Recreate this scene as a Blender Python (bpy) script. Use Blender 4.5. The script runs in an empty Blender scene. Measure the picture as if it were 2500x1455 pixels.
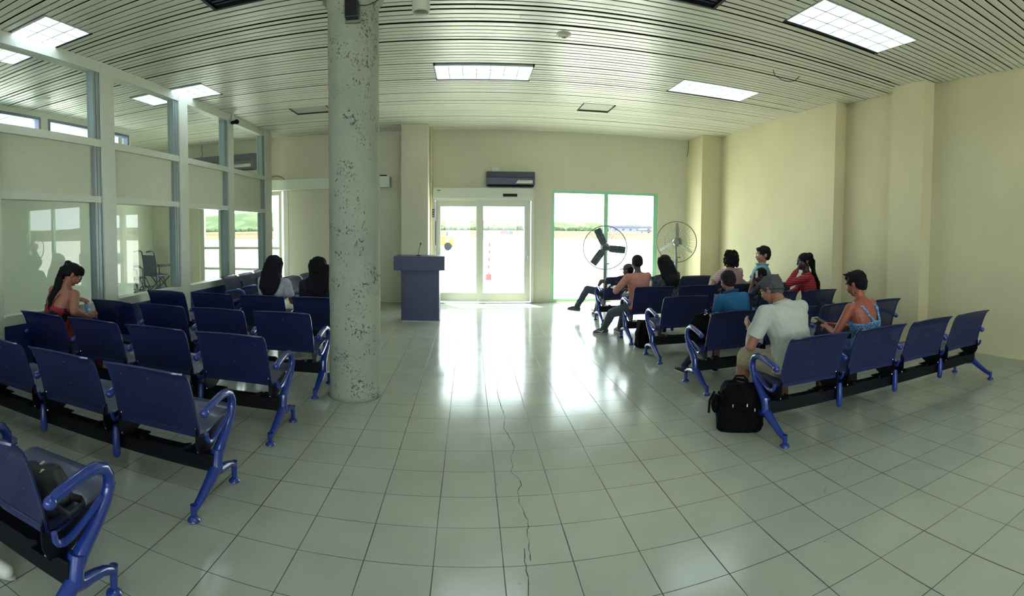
import bpy, bmesh, math, random
from mathutils import Vector, Matrix, noise
random.seed(7)
PI = math.pi
scn = bpy.context.scene
COL = scn.collection
# ------------------------------------------------------------------ camera (a phone panorama: cylindrical)
F, PITCH, VE, PSI, ROLL, EYE = 1263.55, .0382, 612.18, .0816, -.0057, 1.55
cd = bpy.data.cameras.new('camera'); cam = bpy.data.objects.new('camera', cd); COL.objects.link(cam)
cd.type = 'PANO'; cd.panorama_type = 'CENTRAL_CYLINDRICAL'
cd.central_cylindrical_range_u_min = -1250 / F; cd.central_cylindrical_range_u_max = 1250 / F
cd.central_cylindrical_range_v_min = -(1455 - VE) / F; cd.central_cylindrical_range_v_max = VE / F
cd.clip_end = 5000
M = Matrix.Rotation(-PSI, 4, 'Z') @ Matrix.Rotation(ROLL, 4, 'Y') @ Matrix.Rotation(-PITCH, 4, 'X') @ Matrix.Rotation(PI / 2, 4, 'X')
M.translation = (0, 0, EYE); cam.matrix_world = M
scn.camera = cam
# ------------------------------------------------------------------ sky, sun, exposure
scn.view_settings.view_transform = 'Standard'; scn.view_settings.look = 'None'
scn.view_settings.exposure = 0.62; scn.view_settings.gamma = 1.0; scn.view_settings.use_curve_mapping = False
w = bpy.data.worlds.new('sky'); scn.world = w; w.use_nodes = True
bg = w.node_tree.nodes['Background']; bg.inputs[0].default_value = (.86, .94, 1.0, 1); bg.inputs[1].default_value = 7.4
sd = bpy.data.lights.new('sun', 'SUN'); sd.energy = 21.0; sd.angle = .01; sd.color = (1, .93, .80)
so = bpy.data.objects.new('sun', sd); COL.objects.link(so)
so.rotation_euler = Vector((.42, -.80, -2.07)).to_track_quat('-Z', 'Y').to_euler(); so.location = (-20, 60, 80)
def portal(cx, cz, sx, sz, y=11.2):
    l = bpy.data.lights.new('portal', 'AREA'); l.shape = 'RECTANGLE'; l.size = sx; l.size_y = sz; l.cycles.is_portal = True
    o = bpy.data.objects.new('portal', l); COL.objects.link(o); o.location = (cx, y, cz); o.rotation_euler = (-PI / 2, 0, 0)
portal(.3, 1.15, 2.0, 2.2); portal(3.0, 1.22, 2.5, 2.5); portal(-5.2, 1.1, 2.4, 2.4)
for px_ in (-1.9, 2.6):
    portal(px_, 1.95, 4.0, 1.9, -6.3); COL.objects[-1].rotation_euler = (PI / 2, 0, 0)
scn.cycles.max_bounces = 10; scn.cycles.transparent_max_bounces = 24
scn.cycles.caustics_reflective = False; scn.cycles.caustics_refractive = False
scn.cycles.sample_clamp_indirect = 12.0
LAMP = 5.5

# ------------------------------------------------------------------ materials
def lin(c):
    return tuple(((x / 255) / 12.92 if x / 255 <= .04045 else ((x / 255 + .055) / 1.055) ** 2.4) for x in c) + (1,)
MC = {}
def mat(name, rgb, rough=.5, metal=0, bump=0, bscale=60, var=0, vscale=8, coat=0, spec=.5, alpha=None):
    if name in MC: return MC[name]
    m = bpy.data.materials.new(name); m.use_nodes = True; nt = m.node_tree; N = nt.nodes; L = nt.links
    b = N['Principled BSDF']; c = lin(rgb)
    b.inputs['Base Color'].default_value = c; b.inputs['Roughness'].default_value = rough; b.inputs['Metallic'].default_value = metal
    b.inputs['Coat Weight'].default_value = coat; b.inputs['Specular IOR Level'].default_value = spec
    tc = N.new('ShaderNodeTexCoord')
    if var:
        n = N.new('ShaderNodeTexNoise'); n.inputs['Scale'].default_value = vscale; n.inputs['Detail'].default_value = 6
        L.new(tc.outputs['Object'], n.inputs['Vector'])
        r = N.new('ShaderNodeMapRange'); r.inputs[1].default_value = .3; r.inputs[2].default_value = .7
        r.inputs[3].default_value = 1 - var; r.inputs[4].default_value = 1 + var; L.new(n.outputs[0], r.inputs[0])
        mx = N.new('ShaderNodeMix'); mx.data_type = 'RGBA'; mx.blend_type = 'MULTIPLY'; mx.inputs[0].default_value = 1
        mx.inputs[6].default_value = c; L.new(r.outputs[0], mx.inputs[7]); L.new(mx.outputs[2], b.inputs['Base Color'])
    if bump:
        n2 = N.new('ShaderNodeTexNoise'); n2.inputs['Scale'].default_value = bscale; n2.inputs['Detail'].default_value = 4
        L.new(tc.outputs['Object'], n2.inputs['Vector'])
        bp = N.new('ShaderNodeBump'); bp.inputs['Strength'].default_value = bump; bp.inputs['Distance'].default_value = .01
        L.new(n2.outputs[0], bp.inputs['Height']); L.new(bp.outputs[0], b.inputs['Normal'])
    MC[name] = m; return m
def emis(name, rgb, s):
    if name in MC: return MC[name]
    m = bpy.data.materials.new(name); m.use_nodes = True; b = m.node_tree.nodes['Principled BSDF']
    b.inputs['Base Color'].default_value = lin(rgb); b.inputs['Emission Color'].default_value = lin(rgb); b.inputs['Emission Strength'].default_value = s
    MC[name] = m; return m
def math_node(nt, op, a, b=None, c=None):
    n = nt.nodes.new('ShaderNodeMath'); n.operation = op
    for i, x in enumerate((a, b, c)):
        if x is None: continue
        if isinstance(x, (int, float)): n.inputs[i].default_value = x
        else: nt.links.new(x, n.inputs[i])
    return n.outputs[0]
def glass(name, tint=(.93, .97, .95), refl=1.5, dirt=0):
    if name in MC: return MC[name]
    m = bpy.data.materials.new(name); m.use_nodes = True; nt = m.node_tree; N = nt.nodes; L = nt.links; N.clear()
    o = N.new('ShaderNodeOutputMaterial'); t = N.new('ShaderNodeBsdfTransparent'); t.inputs[0].default_value = tint + (1,)
    g = N.new('ShaderNodeBsdfGlossy'); g.inputs['Roughness'].default_value = .01
    f = N.new('ShaderNodeFresnel'); f.inputs[0].default_value = refl
    mx = N.new('ShaderNodeMixShader'); ge = N.new('ShaderNodeNewGeometry'); L.new(math_node(nt, 'MULTIPLY', f.outputs[0], math_node(nt, 'SUBTRACT', 1.0, ge.outputs['Backfacing'])), mx.inputs[0]); L.new(t.outputs[0], mx.inputs[1]); L.new(g.outputs[0], mx.inputs[2])
    last = mx
    if dirt:
        d = N.new('ShaderNodeBsdfDiffuse'); d.inputs[0].default_value = (.8, .85, .82, 1)
        m2 = N.new('ShaderNodeMixShader'); m2.inputs[0].default_value = dirt; L.new(mx.outputs[0], m2.inputs[1]); L.new(d.outputs[0], m2.inputs[2]); last = m2
    L.new(last.outputs[0], o.inputs[0]); MC[name] = m; return m
def perforated(name, rgb, axes, rough=.35, pitch=.0062, rad=.0014):
    m = mat(name, rgb, rough, var=.06, vscale=5, coat=.15)
    nt = m.node_tree; N = nt.nodes; L = nt.links
    tc = N.new('ShaderNodeTexCoord'); sp = N.new('ShaderNodeSeparateXYZ'); L.new(tc.outputs['Object'], sp.inputs[0])
    x = sp.outputs[axes[0]]; y = sp.outputs[axes[1]]; vp = pitch * .866
    row = math_node(nt, 'DIVIDE', y, vp); rf = math_node(nt, 'FLOOR', row)
    par = math_node(nt, 'FLOORED_MODULO', rf, 2.0)
    xs = math_node(nt, 'ADD', math_node(nt, 'DIVIDE', x, pitch), math_node(nt, 'MULTIPLY', par, .5))
    fx = math_node(nt, 'SUBTRACT', math_node(nt, 'FRACT', xs), .5); fy = math_node(nt, 'SUBTRACT', math_node(nt, 'FRACT', row), .5)
    fy = math_node(nt, 'MULTIPLY', fy, .866)
    d2 = math_node(nt, 'ADD', math_node(nt, 'MULTIPLY', fx, fx), math_node(nt, 'MULTIPLY', fy, fy))
    a = math_node(nt, 'GREATER_THAN', d2, (rad / pitch) ** 2)
    L.new(a, N['Principled BSDF'].inputs['Alpha']); return m

def floor_mat():
    m = mat('terrazzo_tile', (170, 174, 163), .16, spec=.6); nt = m.node_tree; N = nt.nodes; L = nt.links; b = N['Principled BSDF']
    tc = N.new('ShaderNodeTexCoord'); sp = N.new('ShaderNodeSeparateXYZ'); L.new(tc.outputs['Object'], sp.inputs[0])
    wob = N.new('ShaderNodeTexNoise'); wob.inputs['Scale'].default_value = 1.3; L.new(tc.outputs['Object'], wob.inputs['Vector'])
    wv = math_node(nt, 'MULTIPLY', math_node(nt, 'SUBTRACT', wob.outputs[0], .5), .012)
    u = math_node(nt, 'DIVIDE', math_node(nt, 'ADD', math_node(nt, 'SUBTRACT', sp.outputs[0], .1608), wv), .3266)
    v = math_node(nt, 'DIVIDE', math_node(nt, 'ADD', math_node(nt, 'SUBTRACT', sp.outputs[1], 2.3274), wv), .3142)
    du = math_node(nt, 'ABSOLUTE', math_node(nt, 'SUBTRACT', math_node(nt, 'FRACT', math_node(nt, 'ADD', u, .5)), .5))
    dv = math_node(nt, 'ABSOLUTE', math_node(nt, 'SUBTRACT', math_node(nt, 'FRACT', math_node(nt, 'ADD', v, .5)), .5))
    # uneven grout: width varies along the run
    gn = N.new('ShaderNodeTexNoise'); gn.inputs['Scale'].default_value = 2.2; gn.inputs['Detail'].default_value = 5; L.new(tc.outputs['Object'], gn.inputs['Vector'])
    wid = math_node(nt, 'MULTIPLY', gn.outputs[0], .0160)
    gu = math_node(nt, 'LESS_THAN', du, wid); gv = math_node(nt, 'LESS_THAN', dv, math_node(nt, 'MULTIPLY', wid, .8))
    g = math_node(nt, 'MAXIMUM', gu, gv)
    # per-tile tone
    cell = N.new('ShaderNodeCombineXYZ'); L.new(math_node(nt, 'FLOOR', u), cell.inputs[0]); L.new(math_node(nt, 'FLOOR', v), cell.inputs[1])
    wn = N.new('ShaderNodeTexWhiteNoise'); L.new(cell.outputs[0], wn.inputs['Vector'])
    spk = N.new('ShaderNodeTexNoise'); spk.inputs['Scale'].default_value = 190; spk.inputs['Detail'].default_value = 2; L.new(tc.outputs['Object'], spk.inputs['Vector'])
    big = N.new('ShaderNodeTexNoise'); big.inputs['Scale'].default_value = 3.5; big.inputs['Detail'].default_value = 8; L.new(tc.outputs['Object'], big.inputs['Vector'])
    val = math_node(nt, 'ADD', math_node(nt, 'MULTIPLY', wn.outputs[0], .05), math_node(nt, 'ADD', math_node(nt, 'MULTIPLY', spk.outputs[0], .16), math_node(nt, 'MULTIPLY', big.outputs[0], .22)))
    val = math_node(nt, 'ADD', val, .775)
    mx = N.new('ShaderNodeMix'); mx.data_type = 'RGBA'; mx.blend_type = 'MULTIPLY'; mx.inputs[0].default_value = 1; mx.inputs[6].default_value = lin((170, 174, 163))
    L.new(val, mx.inputs[7])
    # small dark specks of dirt
    vo = N.new('ShaderNodeTexVoronoi'); vo.inputs['Scale'].default_value = 5.0; L.new(tc.outputs['Object'], vo.inputs['Vector'])
    dirt = math_node(nt, 'LESS_THAN', vo.outputs['Distance'], .022)
    g2 = math_node(nt, 'MAXIMUM', g, math_node(nt, 'MULTIPLY', dirt, .7))
    m2 = N.new('ShaderNodeMix'); m2.data_type = 'RGBA'; m2.inputs[7].default_value = lin((62, 56, 50)); L.new(g2, m2.inputs[0]); L.new(mx.outputs[2], m2.inputs[6])
    L.new(m2.outputs[2], b.inputs['Base Color'])
    r = math_node(nt, 'ADD', math_node(nt, 'MULTIPLY', big.outputs[0], .14), .09); r = math_node(nt, 'ADD', r, math_node(nt, 'MULTIPLY', g, .4))
    L.new(r, b.inputs['Roughness'])
    bp = N.new('ShaderNodeBump'); bp.inputs['Strength'].default_value = .25; bp.inputs['Distance'].default_value = .003
    L.new(math_node(nt, 'SUBTRACT', math_node(nt, 'MULTIPLY', big.outputs[0], .5), g), bp.inputs['Height']); L.new(bp.outputs[0], b.inputs['Normal'])
    return m
def concrete_mat():
    m = mat('pitted_concrete', (150, 158, 146), .85); nt = m.node_tree; N = nt.nodes; L = nt.links; b = N['Principled BSDF']
    tc = N.new('ShaderNodeTexCoord')
    d = N.new('ShaderNodeTexNoise'); d.inputs['Scale'].default_value = 9; d.inputs['Detail'].default_value = 4; L.new(tc.outputs['Object'], d.inputs['Vector'])
    ad = N.new('ShaderNodeVectorMath'); ad.operation = 'MULTIPLY_ADD'; ad.inputs[1].default_value = (.05, .05, .05); L.new(d.outputs[1], ad.inputs[0]); L.new(tc.outputs['Object'], ad.inputs[2])
    v = N.new('ShaderNodeTexNoise'); v.inputs['Scale'].default_value = 44; v.inputs['Detail'].default_value = 5; v.inputs['Roughness'].default_value = .65; L.new(ad.outputs[0], v.inputs['Vector'])
    n = N.new('ShaderNodeTexNoise'); n.inputs['Scale'].default_value = 5; n.inputs['Detail'].default_value = 3; L.new(tc.outputs['Object'], n.inputs['Vector'])
    th = math_node(nt, 'ADD', math_node(nt, 'MULTIPLY', n.outputs[0], -.55), .895)
    pit = N.new('ShaderNodeMapRange'); pit.inputs[1].default_value = 0; pit.inputs[2].default_value = .10; pit.inputs[3].default_value = 1; pit.inputs[4].default_value = 0
    L.new(math_node(nt, 'SUBTRACT', v.outputs[0], th), pit.inputs[0])
    big = N.new('ShaderNodeTexNoise'); big.inputs['Scale'].default_value = 3; big.inputs['Detail'].default_value = 9; L.new(tc.outputs['Object'], big.inputs['Vector'])
    mx = N.new('ShaderNodeMix'); mx.data_type = 'RGBA'; L.new(pit.outputs[0], mx.inputs[0]); mx.inputs[6].default_value = lin((112, 112, 108))
    m3 = N.new('ShaderNodeMix'); m3.data_type = 'RGBA'; m3.inputs[6].default_value = lin((140, 146, 138)); m3.inputs[7].default_value = lin((176, 184, 166)); L.new(big.outputs[0], m3.inputs[0])
    L.new(m3.outputs[2], mx.inputs[7]); L.new(mx.outputs[2], b.inputs['Base Color'])
    bp = N.new('ShaderNodeBump'); bp.inputs['Strength'].default_value = .9; bp.inputs['Distance'].default_value = .012
    L.new(math_node(nt, 'ADD', pit.outputs[0], math_node(nt, 'MULTIPLY', big.outputs[0], .6)), bp.inputs['Height']); L.new(bp.outputs[0], b.inputs['Normal'])
    return m
def striped(name, c1, c2, scale, axis=2, rough=.8):
    m = mat(name, c1, rough); nt = m.node_tree; N = nt.nodes; L = nt.links
    tc = N.new('ShaderNodeTexCoord'); sp = N.new('ShaderNodeSeparateXYZ'); L.new(tc.outputs['Object'], sp.inputs[0])
    s = math_node(nt, 'GREATER_THAN', math_node(nt, 'FRACT', math_node(nt, 'MULTIPLY', sp.outputs[axis], scale)), .5)
    mx = N.new('ShaderNodeMix'); mx.data_type = 'RGBA'; mx.inputs[6].default_value = lin(c1); mx.inputs[7].default_value = lin(c2); L.new(s, mx.inputs[0])
    L.new(mx.outputs[2], N['Principled BSDF'].inputs['Base Color']); return m
def patterned(name, c1, c2, scale, rough=.8, thr=.5):
    m = mat(name, c1, rough, spec=0 if rough == 1 else .3); nt = m.node_tree; N = nt.nodes; L = nt.links
    tc = N.new('ShaderNodeTexCoord'); n = N.new('ShaderNodeTexNoise'); n.inputs['Scale'].default_value = scale; n.inputs['Detail'].default_value = 3
    L.new(tc.outputs['Object'], n.inputs['Vector'])
    r = N.new('ShaderNodeMapRange'); r.inputs[1].default_value = thr - .05; r.inputs[2].default_value = thr + .05; L.new(n.outputs[0], r.inputs[0])
    mx = N.new('ShaderNodeMix'); mx.data_type = 'RGBA'; mx.inputs[6].default_value = lin(c1); mx.inputs[7].default_value = lin(c2); L.new(r.outputs[0], mx.inputs[0])
    L.new(mx.outputs[2], N['Principled BSDF'].inputs['Base Color']); return m

M_BLUE = mat('blue_enamel', (28, 54, 138), .22, coat=.5, var=.06, vscale=6)
M_BACK = perforated('perforated_back', (24, 33, 84), (0, 2))
M_SEAT = perforated('perforated_seat', (62, 66, 112), (0, 1), rough=.3)  # same blue steel as the backs, with its grazing sheen painted into the colour
M_SHEET = mat('blue_sheet_steel', (22, 33, 88), .32, coat=.3)
M_BLACK = mat('black_steel', (11, 11, 20), .5, spec=.25)
M_CHROME = mat('chrome', (200, 205, 215), .15, 1)
M_WALLB = mat('wall_paint_back', (206, 202, 182), .8, bump=.08, bscale=90, var=.04, vscale=1.2)
M_WALLR = mat('wall_paint_right', (212, 203, 168), .75, bump=.08, bscale=90, var=.05, vscale=.9)
M_WALLW = mat('wall_paint_pale', (214, 218, 200), .75, var=.03, vscale=1)
M_WHITE = mat('white_painted_frame', (205, 210, 200), .4, var=.03)
M_ALU = mat('grey_aluminium', (140, 155, 158), .4, .2)
M_DOORF = mat('door_aluminium', (196, 200, 186), .42, .1)
M_PANEL = mat('white_infill_panel', (200, 204, 186), .6, var=.02)
M_DADO = mat('blue_dado_paint', (36, 64, 128), .5, var=.05)
M_GREEN = mat('green_window_frame', (150, 208, 172), .4)
M_SLAT = mat('ceiling_slat', (220, 221, 206), .33, .0, var=.03, vscale=1.5, spec=.6)
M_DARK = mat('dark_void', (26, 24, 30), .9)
M_GLASS = glass('clear_glass'); M_PGLASS = glass('partition_glass', (.93, .96, .94), 1.52, .03)

# ------------------------------------------------------------------ geometry helpers
def prop(o, label=None, cat=None, group=None, kind=None):
    if label: o['label'] = label
    if cat: o['category'] = cat
    if group: o['group'] = group
    if kind: o['kind'] = kind
    return o
def empty(name, loc=(0, 0, 0), rz=0, label=None, cat=None, group=None):
    o = bpy.data.objects.new(name, None); COL.objects.link(o); o.location = loc; o.rotation_euler = (0, 0, rz); o.empty_display_size = .1
    return prop(o, label, cat, group)
class MB:
    def __init__(s): s.bm = bmesh.new(); s.mi = 0
    def _f(s, vs):
        try: f = s.bm.faces.new(vs); f.material_index = s.mi; return f
        except ValueError: return None
    def box(s, x0, x1, y0, y1, z0, z1, mtx=None):
        if x0 > x1: x0, x1 = x1, x0
        if y0 > y1: y0, y1 = y1, y0
        if z0 > z1: z0, z1 = z1, z0
        P = [Vector(p) for p in ((x0, y0, z0), (x1, y0, z0), (x1, y1, z0), (x0, y1, z0), (x0, y0, z1), (x1, y0, z1), (x1, y1, z1), (x0, y1, z1))]
        if mtx is not None: P = [mtx @ p for p in P]
        v = [s.bm.verts.new(p) for p in P]
        for q in ((0, 3, 2, 1), (4, 5, 6, 7), (0, 1, 5, 4), (1, 2, 6, 5), (2, 3, 7, 6), (3, 0, 4, 7)): s._f([v[i] for i in q])
        return s
    def tube(s, pts, rad, seg=10, flat=1.0, cap=True, up=None):
        pts = [Vector(p) for p in pts]; n = len(pts)
        if not isinstance(rad, (list, tuple)): rad = [rad] * n
        rings = []; prev = None
        for i, p in enumerate(pts):
            t = (pts[min(i + 1, n - 1)] - pts[max(i - 1, 0)]).normalized()
            if prev is None:
                a = Vector(up) if up else (Vector((0, 0, 1)) if abs(t.z) < .9 else Vector((1, 0, 0)))
                nx = (a - t * a.dot(t)).normalized()
            else:
                nx = (prev - t * prev.dot(t)); nx = nx.normalized() if nx.length > 1e-6 else prev
            prev = nx; ny = t.cross(nx)
            rings.append([s.bm.verts.new(p + nx * rad[i] * math.cos(2 * PI * k / seg) + ny * rad[i] * flat * math.sin(2 * PI * k / seg)) for k in range(seg)])
        for a, b in zip(rings, rings[1:]):
            for k in range(seg): s._f([a[k], a[(k + 1) % seg], b[(k + 1) % seg], b[k]])
        if cap: s._f(rings[0][::-1]); s._f(rings[-1])
        return s
    def ell(s, c, r, seg=12, rings=8, mtx=None):
        c = Vector(c); rr = Vector(r) if hasattr(r, '__len__') else Vector((r, r, r)); V = []
        def T(p):
            p = Vector((p[0] * rr.x, p[1] * rr.y, p[2] * rr.z))
            if mtx is not None: p = mtx @ p
            return s.bm.verts.new(c + p)
        top = T((0, 0, 1)); bot = T((0, 0, -1))
        for i in range(1, rings):
            a = PI * i / rings; V.append([T((math.sin(a) * math.cos(2 * PI * k / seg), math.sin(a) * math.sin(2 * PI * k / seg), math.cos(a))) for k in range(seg)])
        for k in range(seg):
            s._f([top, V[0][k], V[0][(k + 1) % seg]]); s._f([bot, V[-1][(k + 1) % seg], V[-1][k]])
        for a, b in zip(V, V[1:]):
            for k in range(seg): s._f([a[k], b[k], b[(k + 1) % seg], a[(k + 1) % seg]])
        return s
    def cap(s, p1, r1, p2, r2, seg=12):      # tapered capsule
        p1 = Vector(p1); p2 = Vector(p2); d = p2 - p1; L = d.length
        if L < 1e-5: return s.ell(p1, r1)
        t = d / L; pts = []; rr = []
        for a in (85, 60, 30): pts.append(p1 - t * r1 * math.sin(math.radians(a))); rr.append(r1 * math.cos(math.radians(a)))
        pts.append(p1); rr.append(r1); pts.append(p2); rr.append(r2)
        for a in (30, 60, 85): pts.append(p2 + t * r2 * math.sin(math.radians(a))); rr.append(r2 * math.cos(math.radians(a)))
        return s.tube(pts, rr, seg)
    def lathe(s, prof, c=(0, 0, 0), seg=24, mtx=None):
        c = Vector(c); R = []
        for r, z in prof:
            ring = []
            for k in range(seg):
                p = Vector((r * math.cos(2 * PI * k / seg), r * math.sin(2 * PI * k / seg), z))
                if mtx is not None: p = mtx @ p
                ring.append(s.bm.verts.new(c + p))
            R.append(ring)
        for a, b in zip(R, R[1:]):
            for k in range(seg): s._f([a[k], a[(k + 1) % seg], b[(k + 1) % seg], b[k]])
        s._f(R[0][::-1]); s._f(R[-1]); return s
    def prism(s, poly, a0, a1, axis='x'):     # polygon (p,q) extruded along axis
        def P(p, q, a): return Vector((a, p, q)) if axis == 'x' else (Vector((p, a, q)) if axis == 'y' else Vector((p, q, a)))
        A = [s.bm.verts.new(P(p, q, a0)) for p, q in poly]; B = [s.bm.verts.new(P(p, q, a1)) for p, q in poly]
        s._f(A); s._f(B[::-1]); n = len(poly)
        for i in range(n): s._f([A[i], B[i], B[(i + 1) % n], A[(i + 1) % n]])
        return s
    def build(s, name, mats, parent=None, label=None, smooth=False, bevel=0, world=False):
        bm = s.bm
        bmesh.ops.recalc_face_normals(bm, faces=bm.faces)
        if bevel:
            ed = [e for e in bm.edges if len(e.link_faces) == 2 and e.calc_face_angle(0) > .6]
            bmesh.ops.bevel(bm, geom=ed, offset=bevel, segments=2, affect='EDGES', profile=.6)
        me = bpy.data.meshes.new(name); bm.to_mesh(me); bm.free()
        for m in (mats if isinstance(mats, (list, tuple)) else [mats]): me.materials.append(m)
        if smooth:
            for p in me.polygons: p.use_smooth = True
            if smooth != 'all':
                try: me.set_sharp_from_angle(angle=.75)
                except Exception: pass
        o = bpy.data.objects.new(name, me); COL.objects.link(o)
        if parent: o.parent = parent
        if label: o['label'] = label
        return o
def struct(name, mb, m, **k): return prop(mb.build(name, m, **k), kind='structure')
def copy_tree(o, parent=None):
    c = o.copy(); COL.objects.link(c)
    if parent: c.parent = parent
    for ch in list(KIDS.get(o.name, ())): copy_tree_child(ch, c)
    return c
KIDS = {}
def copy_tree_child(o, parent):
    c = o.copy(); COL.objects.link(c); c.parent = parent
    for ch in KIDS.get(o.name, ()): copy_tree_child(ch, c)
def register(root):
    kids = [o for o in COL.objects if o.parent == root]
    KIDS[root.name] = kids
    for k in kids: register(k)
TS = bpy.data.scenes.new('workbench')
def remesh(mb, vox, smooth=2, disp=None):
    """fuse all shells of mb into one closed surface and return the mesh"""
    me = bpy.data.meshes.new('tmp'); bmesh.ops.recalc_face_normals(mb.bm, faces=mb.bm.faces); mb.bm.to_mesh(me); mb.bm.free()
    o = bpy.data.objects.new('tmp', me); TS.collection.objects.link(o)
    r = o.modifiers.new('r', 'REMESH'); r.mode = 'VOXEL'; r.voxel_size = vox; r.use_smooth_shade = True
    if smooth:
        sm = o.modifiers.new('s', 'SMOOTH'); sm.factor = .5; sm.iterations = smooth
    TS.view_layers[0].update(); dg = TS.view_layers[0].depsgraph
    m2 = bpy.data.meshes.new_from_object(o.evaluated_get(dg), depsgraph=dg)
    bpy.data.objects.remove(o); bpy.data.meshes.remove(me)
    if disp:
        d_ = [(v.co.copy(), v.normal.copy()) for v in m2.vertices]; fl = []
        for co, no in d_: fl += (co + disp(co, no))[:]
        m2.vertices.foreach_set('co', fl); m2.update()
    for p in m2.polygons: p.use_smooth = True
    return m2
def link_mesh(name, me, m, parent=None, label=None):
    me.name = name; me.materials.clear(); me.materials.append(m)
    o = bpy.data.objects.new(name, me); COL.objects.link(o)
    if parent: o.parent = parent
    if label: o['label'] = label
    return o
# ================================================================== THE ROOM
CZ = 3.69; TOP = 3.95; YB = 11.09
flo = struct('floor', MB().box(-8.2, 5.9, -6.2, 11.30, -.12, 0), floor_mat())
def crack(pts, wd):
    m = MB(); P = [Vector((x, y, .0008)) for x, y in pts]; Q = []
    for a, b in zip(P, P[1:]):
        n = max(2, int((b - a).length / .03))
        for i in range(n): Q.append(a.lerp(b, i / n) + Vector((random.uniform(-.004, .004), random.uniform(-.003, .003), 0)))
    prev = None
    for i, p in enumerate(Q):
        w_ = wd * random.uniform(.35, 1.3); a = m.bm.verts.new(p - Vector((w_, 0, 0))); b = m.bm.verts.new(p + Vector((w_, 0, 0)))
        if prev: m._f([prev[0], prev[1], b, a])
        prev = (a, b)
    return m
M_CRACK = mat('crack_grime', (70, 64, 58), .9)
for pts, wd in (([(0.287, 6.134), (0.295, 5.701), (0.304, 5.384), (0.276, 5.101), (0.272, 4.75), (0.283, 4.484), (0.296, 4.246), (0.275, 3.999), (0.312, 3.776), (0.324, 3.659), (0.305, 3.551), (0.286, 3.474), (0.286, 3.352), (0.271, 3.261), (0.306, 3.192), (0.316, 3.087), (0.289, 3.01), (0.286, 2.882), (0.301, 2.795), (0.312, 2.697), (0.31, 2.636), (0.297, 2.593), (0.298, 2.509), (0.291, 2.419), (0.29, 2.328)], .0022),
                ([(0.268, 2.459), (0.261, 2.36), (0.263, 2.29), (0.269, 2.245), (0.254, 2.128), (.262, 1.9)], .0022),
                ([(2.533, 2.625), (2.474, 2.587), (2.37, 2.556), (2.292, 2.494), (2.182, 2.449), (2.053, 2.424), (1.996, 2.378), (1.97, 2.336)], .0012)):
    crack(pts, wd).build('crack', M_CRACK, flo, 'dark hairline crack across the tiles')

# ceiling: open-joint metal slats running left to right, cut out round every light, vent and hatch
LIGHTS = [(-4.97, -3.68, 3.52, 4.17), (-4.97, -3.69, 6.56, 7.18), (-.47, .83, 6.78, 7.39), (2.90, 4.15, 6.70, 7.32), (2.95, 4.24, 3.70, 4.31),
          (-4.97, -3.68, .5, 1.12), (-.47, .83, .5, 1.12), (2.95, 4.24, .5, 1.12), (-4.97, -3.68, -2.5, -1.88), (-.47, .83, -2.5, -1.88), (2.95, 4.24, -2.5, -1.88)]
VENTS = [(-2.34, -1.72, 3.83, 4.44), (1.63, 2.22, 3.83, 4.44)]
HATCH = [(-3.10, -2.42, 8.58, 9.05), (1.88, 2.44, 8.55, 9.03)]
HOLES = LIGHTS + VENTS + HATCH
m = MB(); y = -6.0; i = 0; rr = random.Random(3)
while y < YB - .02:
    i += 1; wd = .082 + rr.uniform(-.003, .003)
    if rr.random() < .09: wd -= .018
    y1 = min(y + wd, YB - .004); dz = rr.uniform(-.002, .002); tz = rr.uniform(-.0015, .0015)
    segs = [(-8.1, 5.57)]
    for hx0, hx1, hy0, hy1 in HOLES:
        if hy0 < y1 and hy1 > y:
            ns = []
            for a, b in segs:
                if hx0 < b and hx1 > a:
                    if hx0 - .005 > a: ns.append((a, hx0 - .005))
                    if hx1 + .005 < b: ns.append((hx1 + .005, b))
                else: ns.append((a, b))
            segs = ns
    for a, b in segs:
        cuts = [a]; x = a + rr.uniform(1.2, 5)
        while x < b - .5: cuts.append(x); x += rr.uniform(3, 5.5)
        cuts.append(b)
        for p, q in zip(cuts, cuts[1:]):
            z0 = CZ + dz + rr.uniform(-.0012, .0012)
            m.prism([(y, z0 + .004), (y + .003, z0 + .0005), (y + .008, z0), (y1 - .008, z0 + tz), (y1 - .003, z0 + .0005 + tz), (y1, z0 + .004), (y1 - .004, z0 + .005), (y + .004, z0 + .005)], p, q - .0015, 'x')
    y += .1
cei = struct('ceiling', m, M_SLAT)
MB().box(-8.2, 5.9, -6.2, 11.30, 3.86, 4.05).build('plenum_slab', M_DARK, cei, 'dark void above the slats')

def wall_with_holes(name, x0, x1, y0, y1, z0, z1, holes, m_, axis='x'):
    """holes: (a0,a1,z0,z1) along the wall"""
    mb = MB(); cs = sorted({x0, x1} | {h[0] for h in holes} | {h[1] for h in holes}) if axis == 'x' else sorted({y0, y1} | {h[0] for h in holes} | {h[1] for h in holes})
    for a, b in zip(cs, cs[1:]):
        hs = sorted([h for h in holes if h[0] <= a + 1e-6 and h[1] >= b - 1e-6], key=lambda h: h[2]); z = z0
        for h in hs + [None]:
            ze = h[2] if h else z1
            if ze > z + 1e-4:
                if axis == 'x': mb.box(a, b, y0, y1, z, ze)
                else: mb.box(x0, x1, a, b, z, ze)
            if h: z = h[3]
    bmesh.ops.remove_doubles(mb.bm, verts=mb.bm.verts, dist=1e-5)
    return struct(name, mb, m_)
wb = wall_with_holes('wall_back', -8.0, 5.9, YB, 11.27, 0, TOP, [(-6.38, -4.05, 0, 2.47), (-.80, 1.37, 0, 2.46), (1.77, 4.21, 0.02, 2.44)], M_WALLB)
MB().box(-1.38, -.84, 10.39, YB, 0, CZ + .1).build('pilaster', M_WALLB, wb)
MB().box(4.90, 5.40, 10.24, YB, 0, CZ + .1).build('pilaster', M_WALLR, wb)
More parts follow.
